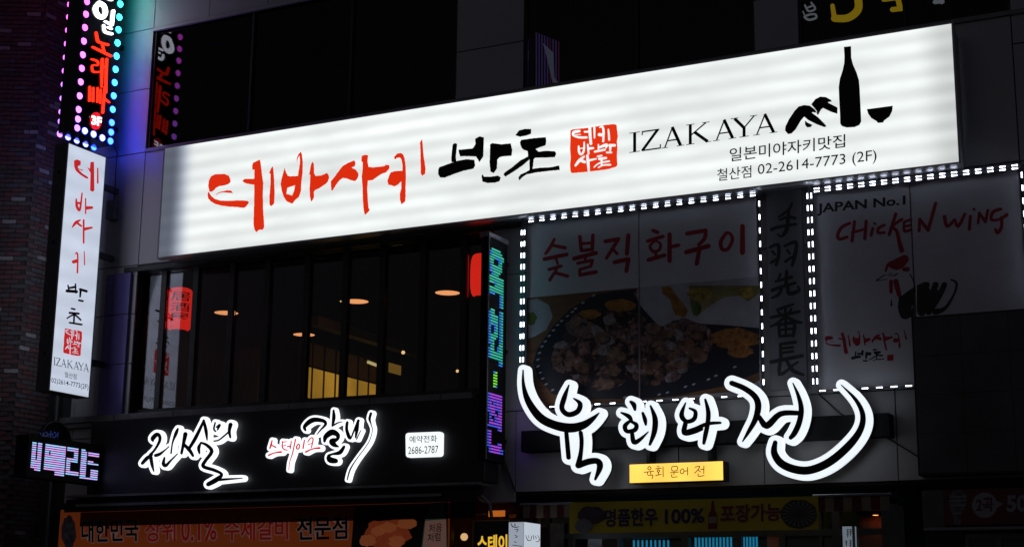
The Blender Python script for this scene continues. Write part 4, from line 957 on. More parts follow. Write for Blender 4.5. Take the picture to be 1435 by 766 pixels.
# poster 2
p2 = thing('chicken_wing_poster', 'pale poster with red handwritten heading and painted rooster above the black screen', 'poster')
a = fp(1137, 262); xm_ = fp(1283, 440).x; b = fp(1433, 330); pzb = (fp(1145, 549).z + fp(1282, 541).z)/2; pzt2 = (fp(1137, 262).z + fp(1432, 231).z)/2; zst = (fp(1284, 448).z + fp(1435, 437).z)/2
pbox('board', m_white, p2, a.x, xm_-0.008, -DP, -0.003, pzb, pzt2, 0.002)
pbox('board', m_white, p2, xm_+0.008, b.x, -DP, -0.003, zst+0.01, pzt2, 0.002)
PZ = (1140, 270, 4.031)
text('lettering', 'JAPAN No.1', zc(*PZ, [(20,62),(520,15),(520,82),(20,132)]), fp, m_pblack, p2, 0.0015, 0.03)
for gset in ([[(205,172,12),(160,195,14),(138,235,14),(145,262,14),(190,250,12)]],[[(232,162,12),(218,272,14)],[(298,160,12),(290,260,14)],[(218,225,10),(295,205,10)]],[[(335,200,11),(326,240,12)],[(345,172,9),(348,176,9)]],[[(402,182,10),(368,200,12),(366,226,12),(402,224,10)]],
             [[(465,120,13),(428,236,14)],[(500,150,12),(445,190,12),(470,215,14),(485,280,18),(498,325,24)]],[[(552,150,10),(512,166,10)],[(512,166,10),(514,216,12),(552,208,10)],[(514,190,9),(548,184,9)]],[[(597,215,12),(600,150,12)],[(600,150,12),(648,212,14)],[(648,212,14),(690,60,14)]],
             [[(740,135,16),(755,190,14),(798,152,12)],[(798,152,12),(818,190,14),(855,120,12)]],[[(887,132,12),(880,206,14)],[(905,92,10),(908,96,10)]],[[(930,172,10),(937,115,12)],[(937,115,12),(972,165,12)],[(972,165,12),(985,98,10)]],[[(1060,92,12),(1015,108,14),(1005,152,12),(1050,150,10),(1092,125,16)],[(1062,140,12),(1062,195,14),(1040,225,16),(1028,205,8)]]):
    shape('letter', strokes([zc(*PZ, q) for q in gset], 0.7, sub=3), fp, m_pred, p2, 0.0015)
shape('rooster_comb', strokes([zc(*PZ, q) for q in ([(408,440,14),(425,405,22),(470,405,64),(515,375,50)],[(512,432,24),(532,432,26)],[(438,500,22),(438,560,20)],[(465,500,30),(485,578,26)])]), fp, m_pred, p2, 0.0015)
shape('rooster_beak', strokes([zc(*PZ, q) for q in ([(355,495,7),(400,465,5),(412,465,4)],[(358,497,5),(415,488,4)],[(425,465,4),(435,455,4),(445,465,4),(435,472,4),(425,465,4)],[(455,468,8),(478,455,5)],[(545,460,7),(568,505,5),(575,560,5)],[(440,605,6),(440,635,12)])]), fp, m_pblack, p2, 0.0018)
for lo, hi, nm in ((1100, 1281.6, 'L'), (1285.0, 1440, 'R')):
    S_ = strokes([zc(*PZ, q) for q in ([(520,680,70),(520,620,80),(580,560,60),(630,518,30)],[(560,690,34),(640,520,36)],[(610,675,44),(660,590,30),(690,520,36)],[(650,670,40),(705,590,34),(740,518,30)],[(690,672,36),(745,650,20),(795,570,12),(808,510,14),(775,490,8)],[(500,600,40),(560,600,80)],[(600,640,50),(640,560,50)],[(660,640,36),(690,560,34)])])
    S_ = [c_ for c_ in (clip_poly(p, lo, hi) for p in S_) if len(c_) > 2]
    shape('rooster_tail', S_, fp, mat('rooster_tail_ink', (0.035, 0.03, 0.022), 0.6), p2, 0.0018)
src = [(290, 258), (595, 220), (357, 325)]; dst = zc(1140, 440, 9.567, [(145, 330), (1240, 270), (420, 535)])
for q in RED: shape('letter_stroke', [remap(q, src, dst)], fp, m_pred, p2, 0.0015)
src = [(613, 240), (785, 236), (690, 256)]; dst = zc(1140, 440, 9.567, [(500, 585), (950, 602), (700, 635)])
for q in BLK: shape('letter_stroke', [remap(q, src, dst)], fp, m_pblack, p2, 0.0015)
shape('seal', [zc(1140, 440, 9.567, [(990,545),(1075,538),(1072,620),(988,625)])], fp, m_pred, p2, 0.0015)

# LED borders ------------------------------------------------------
led_me = {}
def ledmesh(kind, orient):
    k = (kind, orient)
    if k in led_me: return led_me[k]
    L_, H_ = (0.066, 0.018) if kind != 'small' else (0.072, 0.016)
    b = MB()
    def bx(u0, u1, y0, y1, w0, w1):
        if orient == 'H': b.box(u0, u1, y0, y1, w0, w1)
        else: b.box(w0, w1, y0, y1, u0, u1)
    bx(-L_/2, L_/2, -0.006, 0, -H_/2, H_/2)
    b.cur = 1
    for q_ in (-1, 0, 1): bx(q_*L_*0.33-L_*0.125, q_*L_*0.33+L_*0.125, -0.012, -0.0061, -H_*0.36, H_*0.36)
    led_me[k] = b.mesh('led_module', [m_black, e_led if kind == 'big' else e_ledd if kind == 'dim' else e_led]); return led_me[k]
def ledstrip(label, p_a, p_b, n_, d, orient, kind='big', rowsoff=((0, 0),), bar=None):
    t = thing('led_strip', label, 'led strip', 'white LED strips around the posters'); pl_ = Fr(d); A_ = pl_(*p_a); B_ = pl_(*p_b)
    if orient == 'H': zz = (A_.z+B_.z)/2; A_.z = B_.z = zz
    else: xx = (A_.x+B_.x)/2; A_.x = B_.x = xx
    b = MB(); w_ = 0.03
    xs0, xs1 = min(A_.x, B_.x), max(A_.x, B_.x); zs0, zs1 = min(A_.z, B_.z), max(A_.z, B_.z)
    o0 = min(q_[0] for q_ in rowsoff); o1 = max(q_[0] for q_ in rowsoff)
    if orient == 'H': b.box(xs0-0.05, xs1+0.05, -d+0.001, -d+0.022, zs0+o0-0.006, zs0+o1+0.006)
    else: b.box(xs0+o0-0.006, xs0+o1+0.006, -d+0.0015, -d+0.022, zs0-0.05, zs1+0.05)
    for q_ in (0.02, 0.5, 0.98):
        if orient == 'H': xq = xs0+(xs1-xs0)*q_; b.box(xq-0.01, xq+0.01, -d+0.023, -0.062, zs0+o0-0.01, zs0+o0+0.01)
        else: zq = zs0+(zs1-zs0)*q_; b.box(xs0+o0-0.01, xs0+o0+0.01, -d+0.023, -0.062, zq-0.01, zq+0.01)
    b.build('rail', m_rail, t)
    for off, ph_ in rowsoff:
        for k in range(n_):
            s_ = (k+0.5)/n_; o = link('led_module', ledmesh(kind, orient), t)
            if orient == 'H': o.location = (A_.x+(B_.x-A_.x)*s_, -d, A_.z+off)
            else: o.location = (A_.x+off, -d, A_.z+(B_.z-A_.z)*s_)
m_rail = mat('led_rail', (0.16, 0.165, 0.18), 0.30, metal=0.6)
DL = 0.125
ledstrip('double row of white LEDs along the top of the meat poster', (737, 308), (1064, 272.5), 20, DL, 'H', rowsoff=((-0.018, 0), (0.018, 0)))
ledstrip('double column of white LEDs down the left side of the meat poster', (733.5, 318), (731.5, 512), 12, DL+0.004, 'V', rowsoff=((-0.020, 0), (0.020, 0)))
ledstrip('single column of white LEDs between the meat poster and the kanji board', (1065, 276), (1069.5, 545), 14, DL+0.002, 'V', rowsoff=((0, 0),))
ledstrip('thin row of white LEDs under the meat poster', (764, 570.5), (1050, 553.5), 13, DL+0.002, 'H', 'small')
ledstrip('double column of white LEDs down the left side of the rooster poster', (1136, 266), (1141, 543), 16, DL+0.004, 'V', rowsoff=((-0.023, 0), (0.023, 0)))
ledstrip('double row of white LEDs along the top of the rooster poster', (1137, 266), (1431, 234.5), 18, DL, 'H', rowsoff=((-0.018, 0), (0.018, 0)))
ledstrip('thin row of white LEDs under the narrow part of the rooster poster', (1143, 547.5), (1284, 540), 7, DL+0.002, 'H', 'small')
ledstrip('column of white LEDs at the right edge of the picture beside the rooster poster', (1433.5, 236), (1441, 420), 10, DL+0.004, 'V')
# a metal hanging rail under the big sign, wires
mb = MB(); rA, rB = Fr(0.2)(700, 310), Fr(0.2)(1345, 233); zz = sz0-0.06
pass

# ------------------------------------------------------------------ black screen, right
q1 = Fr(0.28)(1280.5, 446); q2 = Fr(0.28)(1288, 661)
bk = thing('switched_off_screen', 'big black switched off LED screen at the right edge below the rooster poster', 'screen')
xw0 = (q1.x+q2.x)/2
zt_ = (Fr(0.28)(1280, 446).z + Fr(0.28)(1435, 435).z)/2; zb2 = (Fr(0.28)(1289, 663).z+Fr(0.28)(1435, 658).z)/2
m_scr = mat('led_screen_off', (0.10, 0.10, 0.105), 0.6, var=0.35, scale=1.6)
pbox('housing', m_black, bk, xw0-0.02, xw0+3.52, -0.27, -0.004, zb2-0.02, zt_+0.02)
cw = 3.5/7; chh = (zt_-zb2)/4
for i in range(7):
    for j in range(4):
        pbox('screen_module', m_scr, bk, xw0+i*cw+0.002, xw0+(i+1)*cw-0.002, -0.28, -0.272, zb2+j*chh+0.002, zb2+(j+1)*chh-0.002)
pbox('wall_trim', m_panel, bld, x['s1258']+0.02, x['end'], -0.03, -0.002, z['low']+0.005, z['low']+0.09, 0.003)

# ------------------------------------------------------------------ beam and big channel letters
DM = 0.20; fm_ = Fr(DM)
cs = thing('channel_letter_sign', 'four big white glowing brush characters with black cores on a dark beam, under the posters', 'sign')
q1 = fm_(730, 604); q2 = fm_(1246, 577); zA = (q1.z+q2.z)/2; zB = (fm_(730, 630).z + fm_(1245, 613.5).z)/2
pbox('mounting_beam', m_matte, cs, q1.x, q2.x, -DM, -0.003, zB, zA, 0.006)
DC = 0.36; fc = Fr(DC)
LL = (700, 500, 3.829); MM = (960, 500, 3.83)
e_big = emis('big_channel_letter', (0.88, 0.95, 1.0), 1.0, base=(0.3, 0.3, 0.3))
def chan2(sl_, sm_, grow):
    S_ = [zc(*LL, q) for q in sl_] + [zc(*MM, q) for q in sm_]
    L_ = shape('letter', strokes(S_, grow/3.83, caps=18), fc, e_big, cs, 0.0, 0.10)
    shape('letter_return', strokes(S_, grow/3.83*0.96, caps=14), fc, m_black, L_, -0.101, 0.055)
    shape('letter_face', strokes(S_, 0, caps=12), fc, m_core, L_, 0.012, 0.010)
    return L_
chan2([[(128,70,6),(130,150,18),(155,235,34),(215,320,44),(290,362,46),(380,380,50),(450,365,42),(500,332,26),(535,300,6)],[(374,150,6),(350,215,26),(336,275,26),(370,308,28),(420,292,28),(434,250,24),(400,222,8)],[(360,405,22),(366,470,24),(372,538,24)],[(437,405,22),(442,450,22),(438,510,22),(425,578,32)],[(425,580,34),(480,560,34),(528,558,32),(540,590,32),(515,655,12)]], [], 26.5)
chan2([[(706,240,16),(722,255,26),(728,282,14)],[(655,298,10),(695,318,24),(712,345,14)],[(705,340,14),(675,368,24),(685,398,22),(728,390,24),(735,362,22),(705,345,14)],[(712,400,20),(722,455,26),(755,442,20),(800,400,5)],[(770,300,14),(782,335,22),(786,362,12)],[(812,262,10),(836,330,28),(832,400,28),(808,468,14)]], [], 25)
chan2([[(1000,245,6),(978,310,26),(1005,345,22),(1045,332,24),(1052,292,20),(1022,275,12)],[(1000,352,24),(993,405,28),(1042,402,22),(1085,385,20)]], [[(0,404,22),(60,384,22),(120,358,20),(190,352,14)],[(110,228,12),(126,295,24),(122,360,24),(110,420,24),(102,462,16)]], 26)
chan2([], [[(252,140,28),(320,168,30),(375,210,32),(394,260,34),(380,330,30),(342,400,20),(310,452,6)],[(400,322,24),(440,368,36),(512,305,30),(605,300,26)],[(580,140,6),(610,210,20),(625,280,28),(614,350,30),(590,405,30),(568,432,22)]], 28)
chan2([], [[(485,458,24),(480,515,36),(520,572,42),(600,604,44),(680,604,44),(780,560,44),(880,475,42),(942,390,34),(955,310,28),(918,230,20),(840,150,5)]], 28)
# yellow box sign
ys = thing('yellow_lightbox', 'small yellow backlit box sign with handwritten black characters under the glowing letters', 'sign')
DY = 0.25; fy = Fr(DY); yq = [(882, 650), (1012.5, 646), (1013.5, 672.5), (882.6, 675.4)]
P_ = [fy(*q) for q in yq]; yx0 = (P_[0].x+P_[3].x)/2; yx1 = (P_[1].x+P_[2].x)/2; yz1 = (P_[0].z+P_[1].z)/2; yz0 = (P_[2].z+P_[3].z)/2
pbox('cabinet', m_black, ys, yx0-0.005, yx1+0.005, -DY+0.006, -0.05, yz0-0.005, yz1+0.005)
pbox('face_panel', lightbox('yellow_acrylic', (1.0, 0.58, 0.09), 1.35, None, 'X', 2.0, 0.3), ys, yx0, yx1, -DY, -DY+0.005, yz0, yz1)
for px_ in (906, 992): pbox('bracket', m_black, ys, fy(px_, 640).x-0.02, fy(px_, 640).x+0.02, -0.20, -0.004, yz1, yz1+0.2)
YZ = (760, 640, 3.5875)
HW = [zc(*YZ, q) for q in ([(538,46,4),(530,56,4),(540,64,4),(548,54,4),(538,46,4)],[(512,76,4),(560,70,4)],[(530,76,4),(530,88,4)],[(545,74,4),(546,86,4)],[(533,92,4),(556,90,4),(552,108,4)],
 [(578,46,4),(588,48,4)],[(570,58,4),(598,55,4)],[(583,62,4),(577,70,4),(585,76,4),(591,68,4),(583,62,4)],[(584,78,4),(584,86,4)],[(570,92,4),(598,86,4)],[(607,48,4),(608,98,4)],
 [(652,48,4),(652,68,4),(678,66,4),(678,46,4),(652,48,4)],[(643,78,4),(686,74,4)],[(663,78,4),(662,88,4)],[(652,86,4),(652,100,4),(680,98,4)],
 [(704,58,4),(694,68,4),(698,82,4),(710,80,4),(712,64,4),(704,58,4)],[(715,70,4),(728,68,4)],[(731,50,4),(731,90,4)],
 [(768,50,4),(792,46,4),(782,64,4),(766,80,4)],[(782,62,4),(796,74,4)],[(796,62,4),(812,60,4)],[(813,44,4),(812,82,4)],[(784,82,4),(785,96,4),(814,92,4)])]
for k_, q in enumerate(HW): shape('letter_stroke', strokes([q], sub=2, caps=6), fy, m_blackv, ys, 0.003+0.0002*(k_ % 5))
# loose cables on the wall
for lab, pts_ in (('thin dark cable slanting across the panels right of the last glowing character', [(1148, 552), (1178, 579), (1245, 614), (1288, 640)]),
                  ('thin black cable dropping from the vertical LED sign beside the grey panel', [(706, 645), (713, 662), (722, 688)])):
    mb = MB(); mb.tube([Fr(0.02)(*p) for p in pts_], 0.009, 6); tag(mb.build('cable', m_black), lab, 'cable')

# ------------------------------------------------------------------ sign reflections added as glowing letters on third floor glass
m_deY = mat('reflected_sign_yellow', (0.55, 0.38, 0.02), 0.5, emit=(1, 0.68, 0.02), strength=0.13); m_deW = mat('reflected_sign_grey', (0.35, 0.38, 0.40), 0.5, emit=(0.8, 0.9, 1), strength=0.07)
fg = Fr(-0.0635)
wl_ = thing('reflected_lettering', 'yellow and grey sign reflections added as glowing characters on the upper right window glass', 'lettering')
TR_ = (1040, 0, 3.633)
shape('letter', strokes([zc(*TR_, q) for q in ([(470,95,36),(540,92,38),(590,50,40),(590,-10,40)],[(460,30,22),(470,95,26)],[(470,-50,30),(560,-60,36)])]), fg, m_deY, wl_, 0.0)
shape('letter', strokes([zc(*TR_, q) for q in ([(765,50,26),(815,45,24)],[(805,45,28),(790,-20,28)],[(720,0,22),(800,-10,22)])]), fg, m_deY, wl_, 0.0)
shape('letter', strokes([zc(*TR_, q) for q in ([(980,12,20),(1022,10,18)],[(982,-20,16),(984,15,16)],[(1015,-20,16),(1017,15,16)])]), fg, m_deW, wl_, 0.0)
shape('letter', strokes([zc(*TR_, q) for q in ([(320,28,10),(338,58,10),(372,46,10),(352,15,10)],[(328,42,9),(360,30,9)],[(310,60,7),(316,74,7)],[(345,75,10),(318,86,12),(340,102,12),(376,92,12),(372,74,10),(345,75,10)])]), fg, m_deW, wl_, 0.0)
# striped reflection added as a glowing panel behind upper middle glass
sg = thing('striped_reflection', 'violet striped reflection with grey arrow, added as glowing panel behind the upper middle window', 'reflection')
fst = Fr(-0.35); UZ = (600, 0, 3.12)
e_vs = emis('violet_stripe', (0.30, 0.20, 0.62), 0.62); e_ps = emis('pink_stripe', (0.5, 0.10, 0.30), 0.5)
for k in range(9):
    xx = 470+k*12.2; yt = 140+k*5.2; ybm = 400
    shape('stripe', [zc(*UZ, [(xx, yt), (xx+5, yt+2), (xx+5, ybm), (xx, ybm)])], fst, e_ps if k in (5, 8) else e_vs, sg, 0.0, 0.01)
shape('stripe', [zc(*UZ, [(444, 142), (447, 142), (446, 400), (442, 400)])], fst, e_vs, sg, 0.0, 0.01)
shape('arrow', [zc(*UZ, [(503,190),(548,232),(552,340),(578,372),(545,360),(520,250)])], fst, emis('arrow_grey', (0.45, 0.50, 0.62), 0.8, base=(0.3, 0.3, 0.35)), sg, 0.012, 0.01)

# ------------------------------------------------------------------ ground floor: left shop
gy = 0.55
gx0, gx1 = x['a']+0.2, x['s690']+0.2
gw = MB()
gw.box(x['a'], x['end'], 1.6, 1.7, 0.13, z['lowl']+0.3); gw.build('shopfront_wall', m_dark, bld)
# soffit above shop fronts
sf = MB(); sf.box(x['a'], x['s690']-0.13, 0.031, 1.59, z['low']-0.03, z['low']+0.01); sf.box(x['s723'], x['end'], 0.031, 1.59, z['low']-0.03, z['low']-0.001); sf.build('soffit', m_dark, bld)
# retracted awning over the left shop
fo_ = Fr(0.487)
aw = thing('retracted_awning', 'dark maroon retracted awning roll under the black fascia sign', 'awning')
a1, a2 = Fr(0.5)(90, 705), Fr(0.5)(640, 693)
m_maroon = mat('maroon_canvas', (0.035, 0.012, 0.018), 0.8, var=0.3)
mb = MB(); mb.tube([(a1.x, -0.42, bzb-0.10), (a2.x+0.3, -0.42, bzb-0.10)], 0.055, 16); mb.build('canvas_roll', m_maroon, aw, True)
mb = MB(); mb.prism([(a1.x, -0.50, bzb-0.10), (a1.x, -0.49, bzb-0.23), (a1.x, -0.48, bzb-0.23), (a1.x, -0.48, bzb-0.10)], Vector((a2.x+0.3-a1.x, 0, 0))); mb.build('valance', m_maroon, aw)
for px_ in (150, 400, 660):
    X_ = Fr(0.45)(px_, 700).x; pbox('arm_bracket', m_alu, aw, X_-0.03, X_+0.03, -0.36, -0.003, bzb-0.20, bzb-0.10)
mb = MB(); ex = Fr(0.4)(672, 690).x; mb.tube([(ex, -0.40, bzb-0.15), (ex+0.12, -0.36, bzb-0.25), (ex+0.14, -0.34, bzb-0.42)], 0.022, 8); mb.build('folding_arm', m_alu, aw)
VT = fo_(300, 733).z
pbox('banner_shade_sheet', glass('banner_shade_tint', 0.75, (0.22, 0.20, 0.24)), aw, a1.x+0.3, a2.x+0.25, -0.488, -0.485, VT, bzb-0.235)  # tinted sheet added to put shade on the top strip of the banner
# orange banner
DBn = 0.30; fo = Fr(DBn)
ob = thing('orange_banner', 'orange banner with dark blue and red outlined words hanging over the left shop entrance', 'banner')
o1, o2 = fo(85, 715), fo(630, 766)
ozt = (fo(140, 712).z + fo(640, 703).z)/2 + 0.02; ozb = ozt-1.05
def banner_mat(name, c_, warm=0.0):
    return mat(name, c_, 0.6, var=0.22, scale=1.6, bump=0.25)
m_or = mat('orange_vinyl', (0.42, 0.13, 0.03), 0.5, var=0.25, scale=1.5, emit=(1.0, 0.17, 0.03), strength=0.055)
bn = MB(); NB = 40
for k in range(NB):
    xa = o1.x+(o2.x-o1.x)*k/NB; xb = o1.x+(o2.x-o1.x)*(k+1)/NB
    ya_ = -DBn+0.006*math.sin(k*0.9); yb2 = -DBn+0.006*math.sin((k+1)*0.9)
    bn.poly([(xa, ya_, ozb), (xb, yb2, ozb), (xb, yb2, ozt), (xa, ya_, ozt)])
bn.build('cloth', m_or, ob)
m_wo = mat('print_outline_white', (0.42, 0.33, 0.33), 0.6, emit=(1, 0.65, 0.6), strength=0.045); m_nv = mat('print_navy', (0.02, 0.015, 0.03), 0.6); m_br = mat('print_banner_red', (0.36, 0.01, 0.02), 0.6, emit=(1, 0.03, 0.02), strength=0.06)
BZ = (60, 690, 2.87)
for s_, x0_, x1_, M_ in (('대한민국', 157, 388, m_nv), ('상위', 413, 537, m_br), ('0.1%', 557, 702, m_br), ('수제갈비', 732, 990, m_br), ('전문점', 1022, 1228, m_nv)):
    def yy_(x_, e_): return (104-(x_-157)*0.012 + e_*(94))
    qd = zc(*BZ, [(x0_, yy_(x0_, 0)), (x1_, yy_(x1_, 0)), (x1_, yy_(x1_, 1)), (x0_, yy_(x0_, 1)+4)])
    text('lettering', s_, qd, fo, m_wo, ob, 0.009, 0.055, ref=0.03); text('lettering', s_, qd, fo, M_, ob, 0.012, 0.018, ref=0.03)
def fpoly(name, pts, plane, M, parent, lift): return shape(name, [pts], plane, M, parent, lift)
fpoly('printed_photo', [(497, 709), (628, 703), (628, 775), (492, 775)], fo, mat('print_dark_photo', (0.03, 0.02, 0.03), 0.5, var=0.5, scale=5), ob, 0.008)
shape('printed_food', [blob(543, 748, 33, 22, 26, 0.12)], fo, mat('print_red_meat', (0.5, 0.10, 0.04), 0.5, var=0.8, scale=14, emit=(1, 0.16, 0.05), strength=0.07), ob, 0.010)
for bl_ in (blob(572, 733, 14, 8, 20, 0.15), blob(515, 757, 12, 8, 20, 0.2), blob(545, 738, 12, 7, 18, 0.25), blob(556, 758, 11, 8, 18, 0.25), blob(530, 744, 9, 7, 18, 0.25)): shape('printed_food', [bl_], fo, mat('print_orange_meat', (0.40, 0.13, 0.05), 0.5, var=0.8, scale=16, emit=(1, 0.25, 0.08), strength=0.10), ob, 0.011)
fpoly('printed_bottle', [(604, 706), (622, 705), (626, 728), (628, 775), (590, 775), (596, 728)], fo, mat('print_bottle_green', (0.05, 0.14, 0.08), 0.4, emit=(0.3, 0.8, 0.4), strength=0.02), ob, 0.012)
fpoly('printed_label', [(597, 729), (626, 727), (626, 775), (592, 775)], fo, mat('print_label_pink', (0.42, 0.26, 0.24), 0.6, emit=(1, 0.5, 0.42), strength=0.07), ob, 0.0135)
text('lettering', '처음', [(602, 734), (620, 732), (620, 744), (602, 746)], fo, m_nv, ob, 0.0145, 0.01)
text('lettering', '처럼', [(600, 747), (618, 745), (618, 757), (600, 759)], fo, m_nv, ob, 0.0145, 0.01)
fpoly('printed_figure', blob(97, 745, 10, 24, 20, 0.1), fo, mat('print_figure', (0.30, 0.27, 0.30), 0.5, var=0.6, scale=14), ob, 0.010)
# doorway with warm light
dw = thing('shop_doorway', 'warm lit narrow shop doorway between the orange banner and the striped awning', 'doorway')
fd = Fr(-0.35)
d0, d1 = fd(634, 730).x, fd(735, 730).x; dzt = fd(690, 706).z
pbox('door_frame', mat('dark_wood_frame', (0.06, 0.025, 0.012), 0.6, var=0.3), dw, d0-0.04, d0, 0.30, 0.40, 0.13, dzt+0.04)
pbox('door_frame', mat('dark_wood_frame', (0.06, 0.025, 0.012), 0.6, var=0.3), dw, d1, d1+0.04, 0.30, 0.40, 0.13, dzt+0.04)
pbox('lintel', mat('dark_wood_frame'), dw, d0, d1, 0.30, 0.40, dzt-0.12, dzt+0.04)
pbox('inner_wall', mat('ochre_wall', (0.35, 0.20, 0.05), 0.7, var=0.3, scale=2, stretch=(8, 1, 1)), dw, d0, d1, 1.2, 1.25, 0.13, dzt-0.12)
pbox('door_pane', m_glass, dw, d0, d1, 0.34, 0.346, 0.13, dzt-0.13)
def globe(px, py, d, rpx, label, col=(1, 0.62, 0.25), s=1.6):
    c_ = Fr(d)(px, py); r_ = rpx*(c_-CAM).length/F_PX; t = thing('globe_lamp', label, 'lamp')
    prof = [(max(0.0005, r_*math.sin(a)), -r_*math.cos(a)) for a in [math.pi*k/10 for k in range(11)]]
    b = MB(); b.lathe(prof, c_, 18); b.build('globe', emis('globe_glow', col, s), t, True)
    b = MB(); b.tube([c_+Vector((0, 0, r_*0.9)), c_+Vector((0, 0, 0.4))], 0.012, 6); b.build('stem', m_black, t)
    return c_
c_ = globe(650.5, 751.5, -0.55, 5.2, 'small round warm lamp glowing in the doorway right of the orange banner')
globe(680, 746, -0.8, 5, 'dim orange ball lamp behind the yellow lettered dark sign', (1, 0.30, 0.10), 0.9)
q_ = rect(685.5, 715, 708, 723, -0.2); t = thing('wooden_name_plate', 'small orange lit wooden plate over the shop doorway', 'plate')
pbox('plate', mat('lit_wood_plate', (0.5, 0.2, 0.05), 0.5, emit=(1.0, 0.24, 0.03), strength=0.42, var=0.3, scale=12), t, q_[0], q_[1], 0.18, 0.20, q_[2], q_[3], 0.004)
pbox('bracket', m_black, t, (q_[0]+q_[1])/2-0.02, (q_[0]+q_[1])/2+0.02, 0.201, 0.30, q_[2], q_[3])
# dark sign with yellow letters (stands in front of doorway)
fd2 = Fr(0.35); q_ = rect(664, 730, 712, 800, 0.35)
t = thing('framed_menu_sign', 'black framed box sign with yellow characters beside the white cube sign', 'sign')
pbox('box', m_black, t, q_[0], q_[1], -0.35, -0.20, q_[2]-1.0, q_[3], 0.005)
fr = MB(); fr.box(q_[0]-0.012, q_[0], -0.355, -0.34, q_[2]-1.0, q_[3]); fr.box(q_[1], q_[1]+0.012, -0.355, -0.34, q_[2]-1.0, q_[3]); fr.box(q_[0]-0.012, q_[1]+0.012, -0.355, -0.34, q_[3], q_[3]+0.012)
fr.build('trim', mat('brass_trim', (0.45, 0.28, 0.08), 0.4, metal=0.4), t)
text('lettering', '스테이', [(669, 749), (711, 748), (711, 772), (669, 773)], fd2, emis('yellow_letter', (1.0, 0.60, 0.05), 0.8), t, 0.004, 0.03)
pbox('post', m_black, t, q_[0]+0.1, q_[1]-0.1, -0.30, -0.25, 0.13, q_[2]-1.0)
# white cube sign
t = thing('white_cube_sign', 'white lit two sided box sign with thin red and black brush marks, bottom centre', 'sign')
fw_ = Fr(0.75); wx0, wx1 = fw_(712.5, 745).x, fw_(734, 745).x; wzt = (fw_(713, 730).z+fw_(734, 730).z)/2
sw = Sd(wx1); wy1 = sw(757, 745).y
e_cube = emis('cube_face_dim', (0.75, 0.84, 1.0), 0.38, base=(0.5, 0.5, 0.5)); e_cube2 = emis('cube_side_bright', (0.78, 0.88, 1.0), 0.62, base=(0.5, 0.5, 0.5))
pbox('frame', m_alu, t, wx0, wx1, -0.75, wy1, 1.0, wzt)
pbox('face_panel', e_cube, t, wx0+0.006, wx1-0.003, -0.754, -0.7501, 1.02, wzt-0.008)
pbox('face_panel', e_cube2, t, wx1+0.0001, wx1+0.004, -0.745, wy1-0.006, 1.02, wzt-0.008)
CZ = (480, 660, 4.484)
for q in ([(1060,325,4),(1070,345,6),(1095,350,5),(1110,345,3)],[(1086,325,3),(1082,338,4),(1092,338,3)],[(1085,365,4),(1105,362,4),(1095,380,4)],[(1085,400,4),(1100,408,4),(1088,415,4)],[(1080,440,4),(1095,445,4)],[(1070,462,4),(1130,470,4)]): shape('letter_stroke', strokes([zc(*CZ, q)]), fw_, mat('maroon_ink', (0.20, 0.03, 0.04), 0.6), t, 0.006)
for q in ([(1148,400,3),(1160,430,5),(1180,432,4)],[(1165,400,3),(1168,418,3)],[(1185,405,4),(1182,428,4)],[(1195,400,4),(1200,425,4)],[(1208,405,4),(1215,420,4)],[(1222,400,3),(1235,425,4),(1225,440,4),(1212,438,3)]): shape('letter_stroke', strokes([zc(*CZ, q)]), sw, mat('maroon_ink'), t, 0.006)
pbox('post', m_vcab, t, wx0+0.08, wx1-0.08, -0.6, -0.5, 0.13, 0.999)

# ------------------------------------------------------------------ ground floor: middle shop
m_cream = mat('awning_cream', (0.27, 0.22, 0.14), 0.8, var=0.2); m_ared = mat('awning_red', (0.12, 0.014, 0.018), 0.8, var=0.2)
def striped(label, px0, px1, py0, py1, py2, d, n_, first):
    t = thing('striped_awning', label, 'awning', 'striped awnings over the middle shop'); pl_ = Fr(d)
    A_ = pl_(px0, py0); B_ = pl_(px1, py1); zt0 = (A_.z+B_.z)/2; zb0 = pl_(px1, py2).z
    bar = MB(); bar.tube([(A_.x-0.03, -d-0.012, zt0), (B_.x+0.03, -d-0.012, zt0)], 0.014, 8); bar.build('front_bar', m_alu, t)
    for k in range(n_):
        xa = A_.x+(B_.x-A_.x)*k/n_; xb = A_.x+(B_.x-A_.x)*(k+1)/n_; M_ = (m_cream, m_ared)[(k+first) % 2]
        b = MB(); b.box(xa, xb-0.001, -d, -d+0.006, zb0, zt0); b.prism([(xa, -d, zt0), (xb-0.001, -d, zt0), (xb-0.001, -0.03, zt0+0.012), (xa, -0.03, zt0+0.012)], Vector((0, 0, 0.006)))
        b.build('stripe', M_, t)
    pbox('arm', m_alu, t, B_.x+0.0, B_.x+0.03, -d, -0.005, zt0-0.015, zt0+0.015)
striped('red and cream striped awning piece left of the yellow banner', 733, 800, 706.5, 704.5, 724, 0.5, 7, 0)
striped('red and cream striped awning piece over the right door, past the yellow banner', 1143, 1246, 694.5, 691.5, 714.5, 0.5, 8, 1)
DYB = 0.56; fyb = Fr(DYB)
yb_t = thing('yellow_banner', 'yellow banner with blue and red words and a bottle picture over the middle shop', 'banner')
a = fyb(798, 704); b = fyb(1146, 694); byt = (a.z+b.z)/2; byb = (fyb(800, 748).z + fyb(1145, 740).z)/2
m_yb = mat('yellow_vinyl', (0.66, 0.50, 0.02), 0.5, var=0.3, scale=1.3, bump=0.2)
bn = MB()
for k in range(24):
    xa = a.x+(b.x-a.x)*k/24; xb = a.x+(b.x-a.x)*(k+1)/24; y1_ = -DYB+0.006*math.sin(k*0.8+1); y2_ = -DYB+0.006*math.sin((k+1)*0.8+1)
    bn.poly([(xa, y1_, byb), (xb, y2_, byb), (xb, y2_, byt), (xa, y1_, byt)])
bn.build('cloth', m_yb, yb_t)
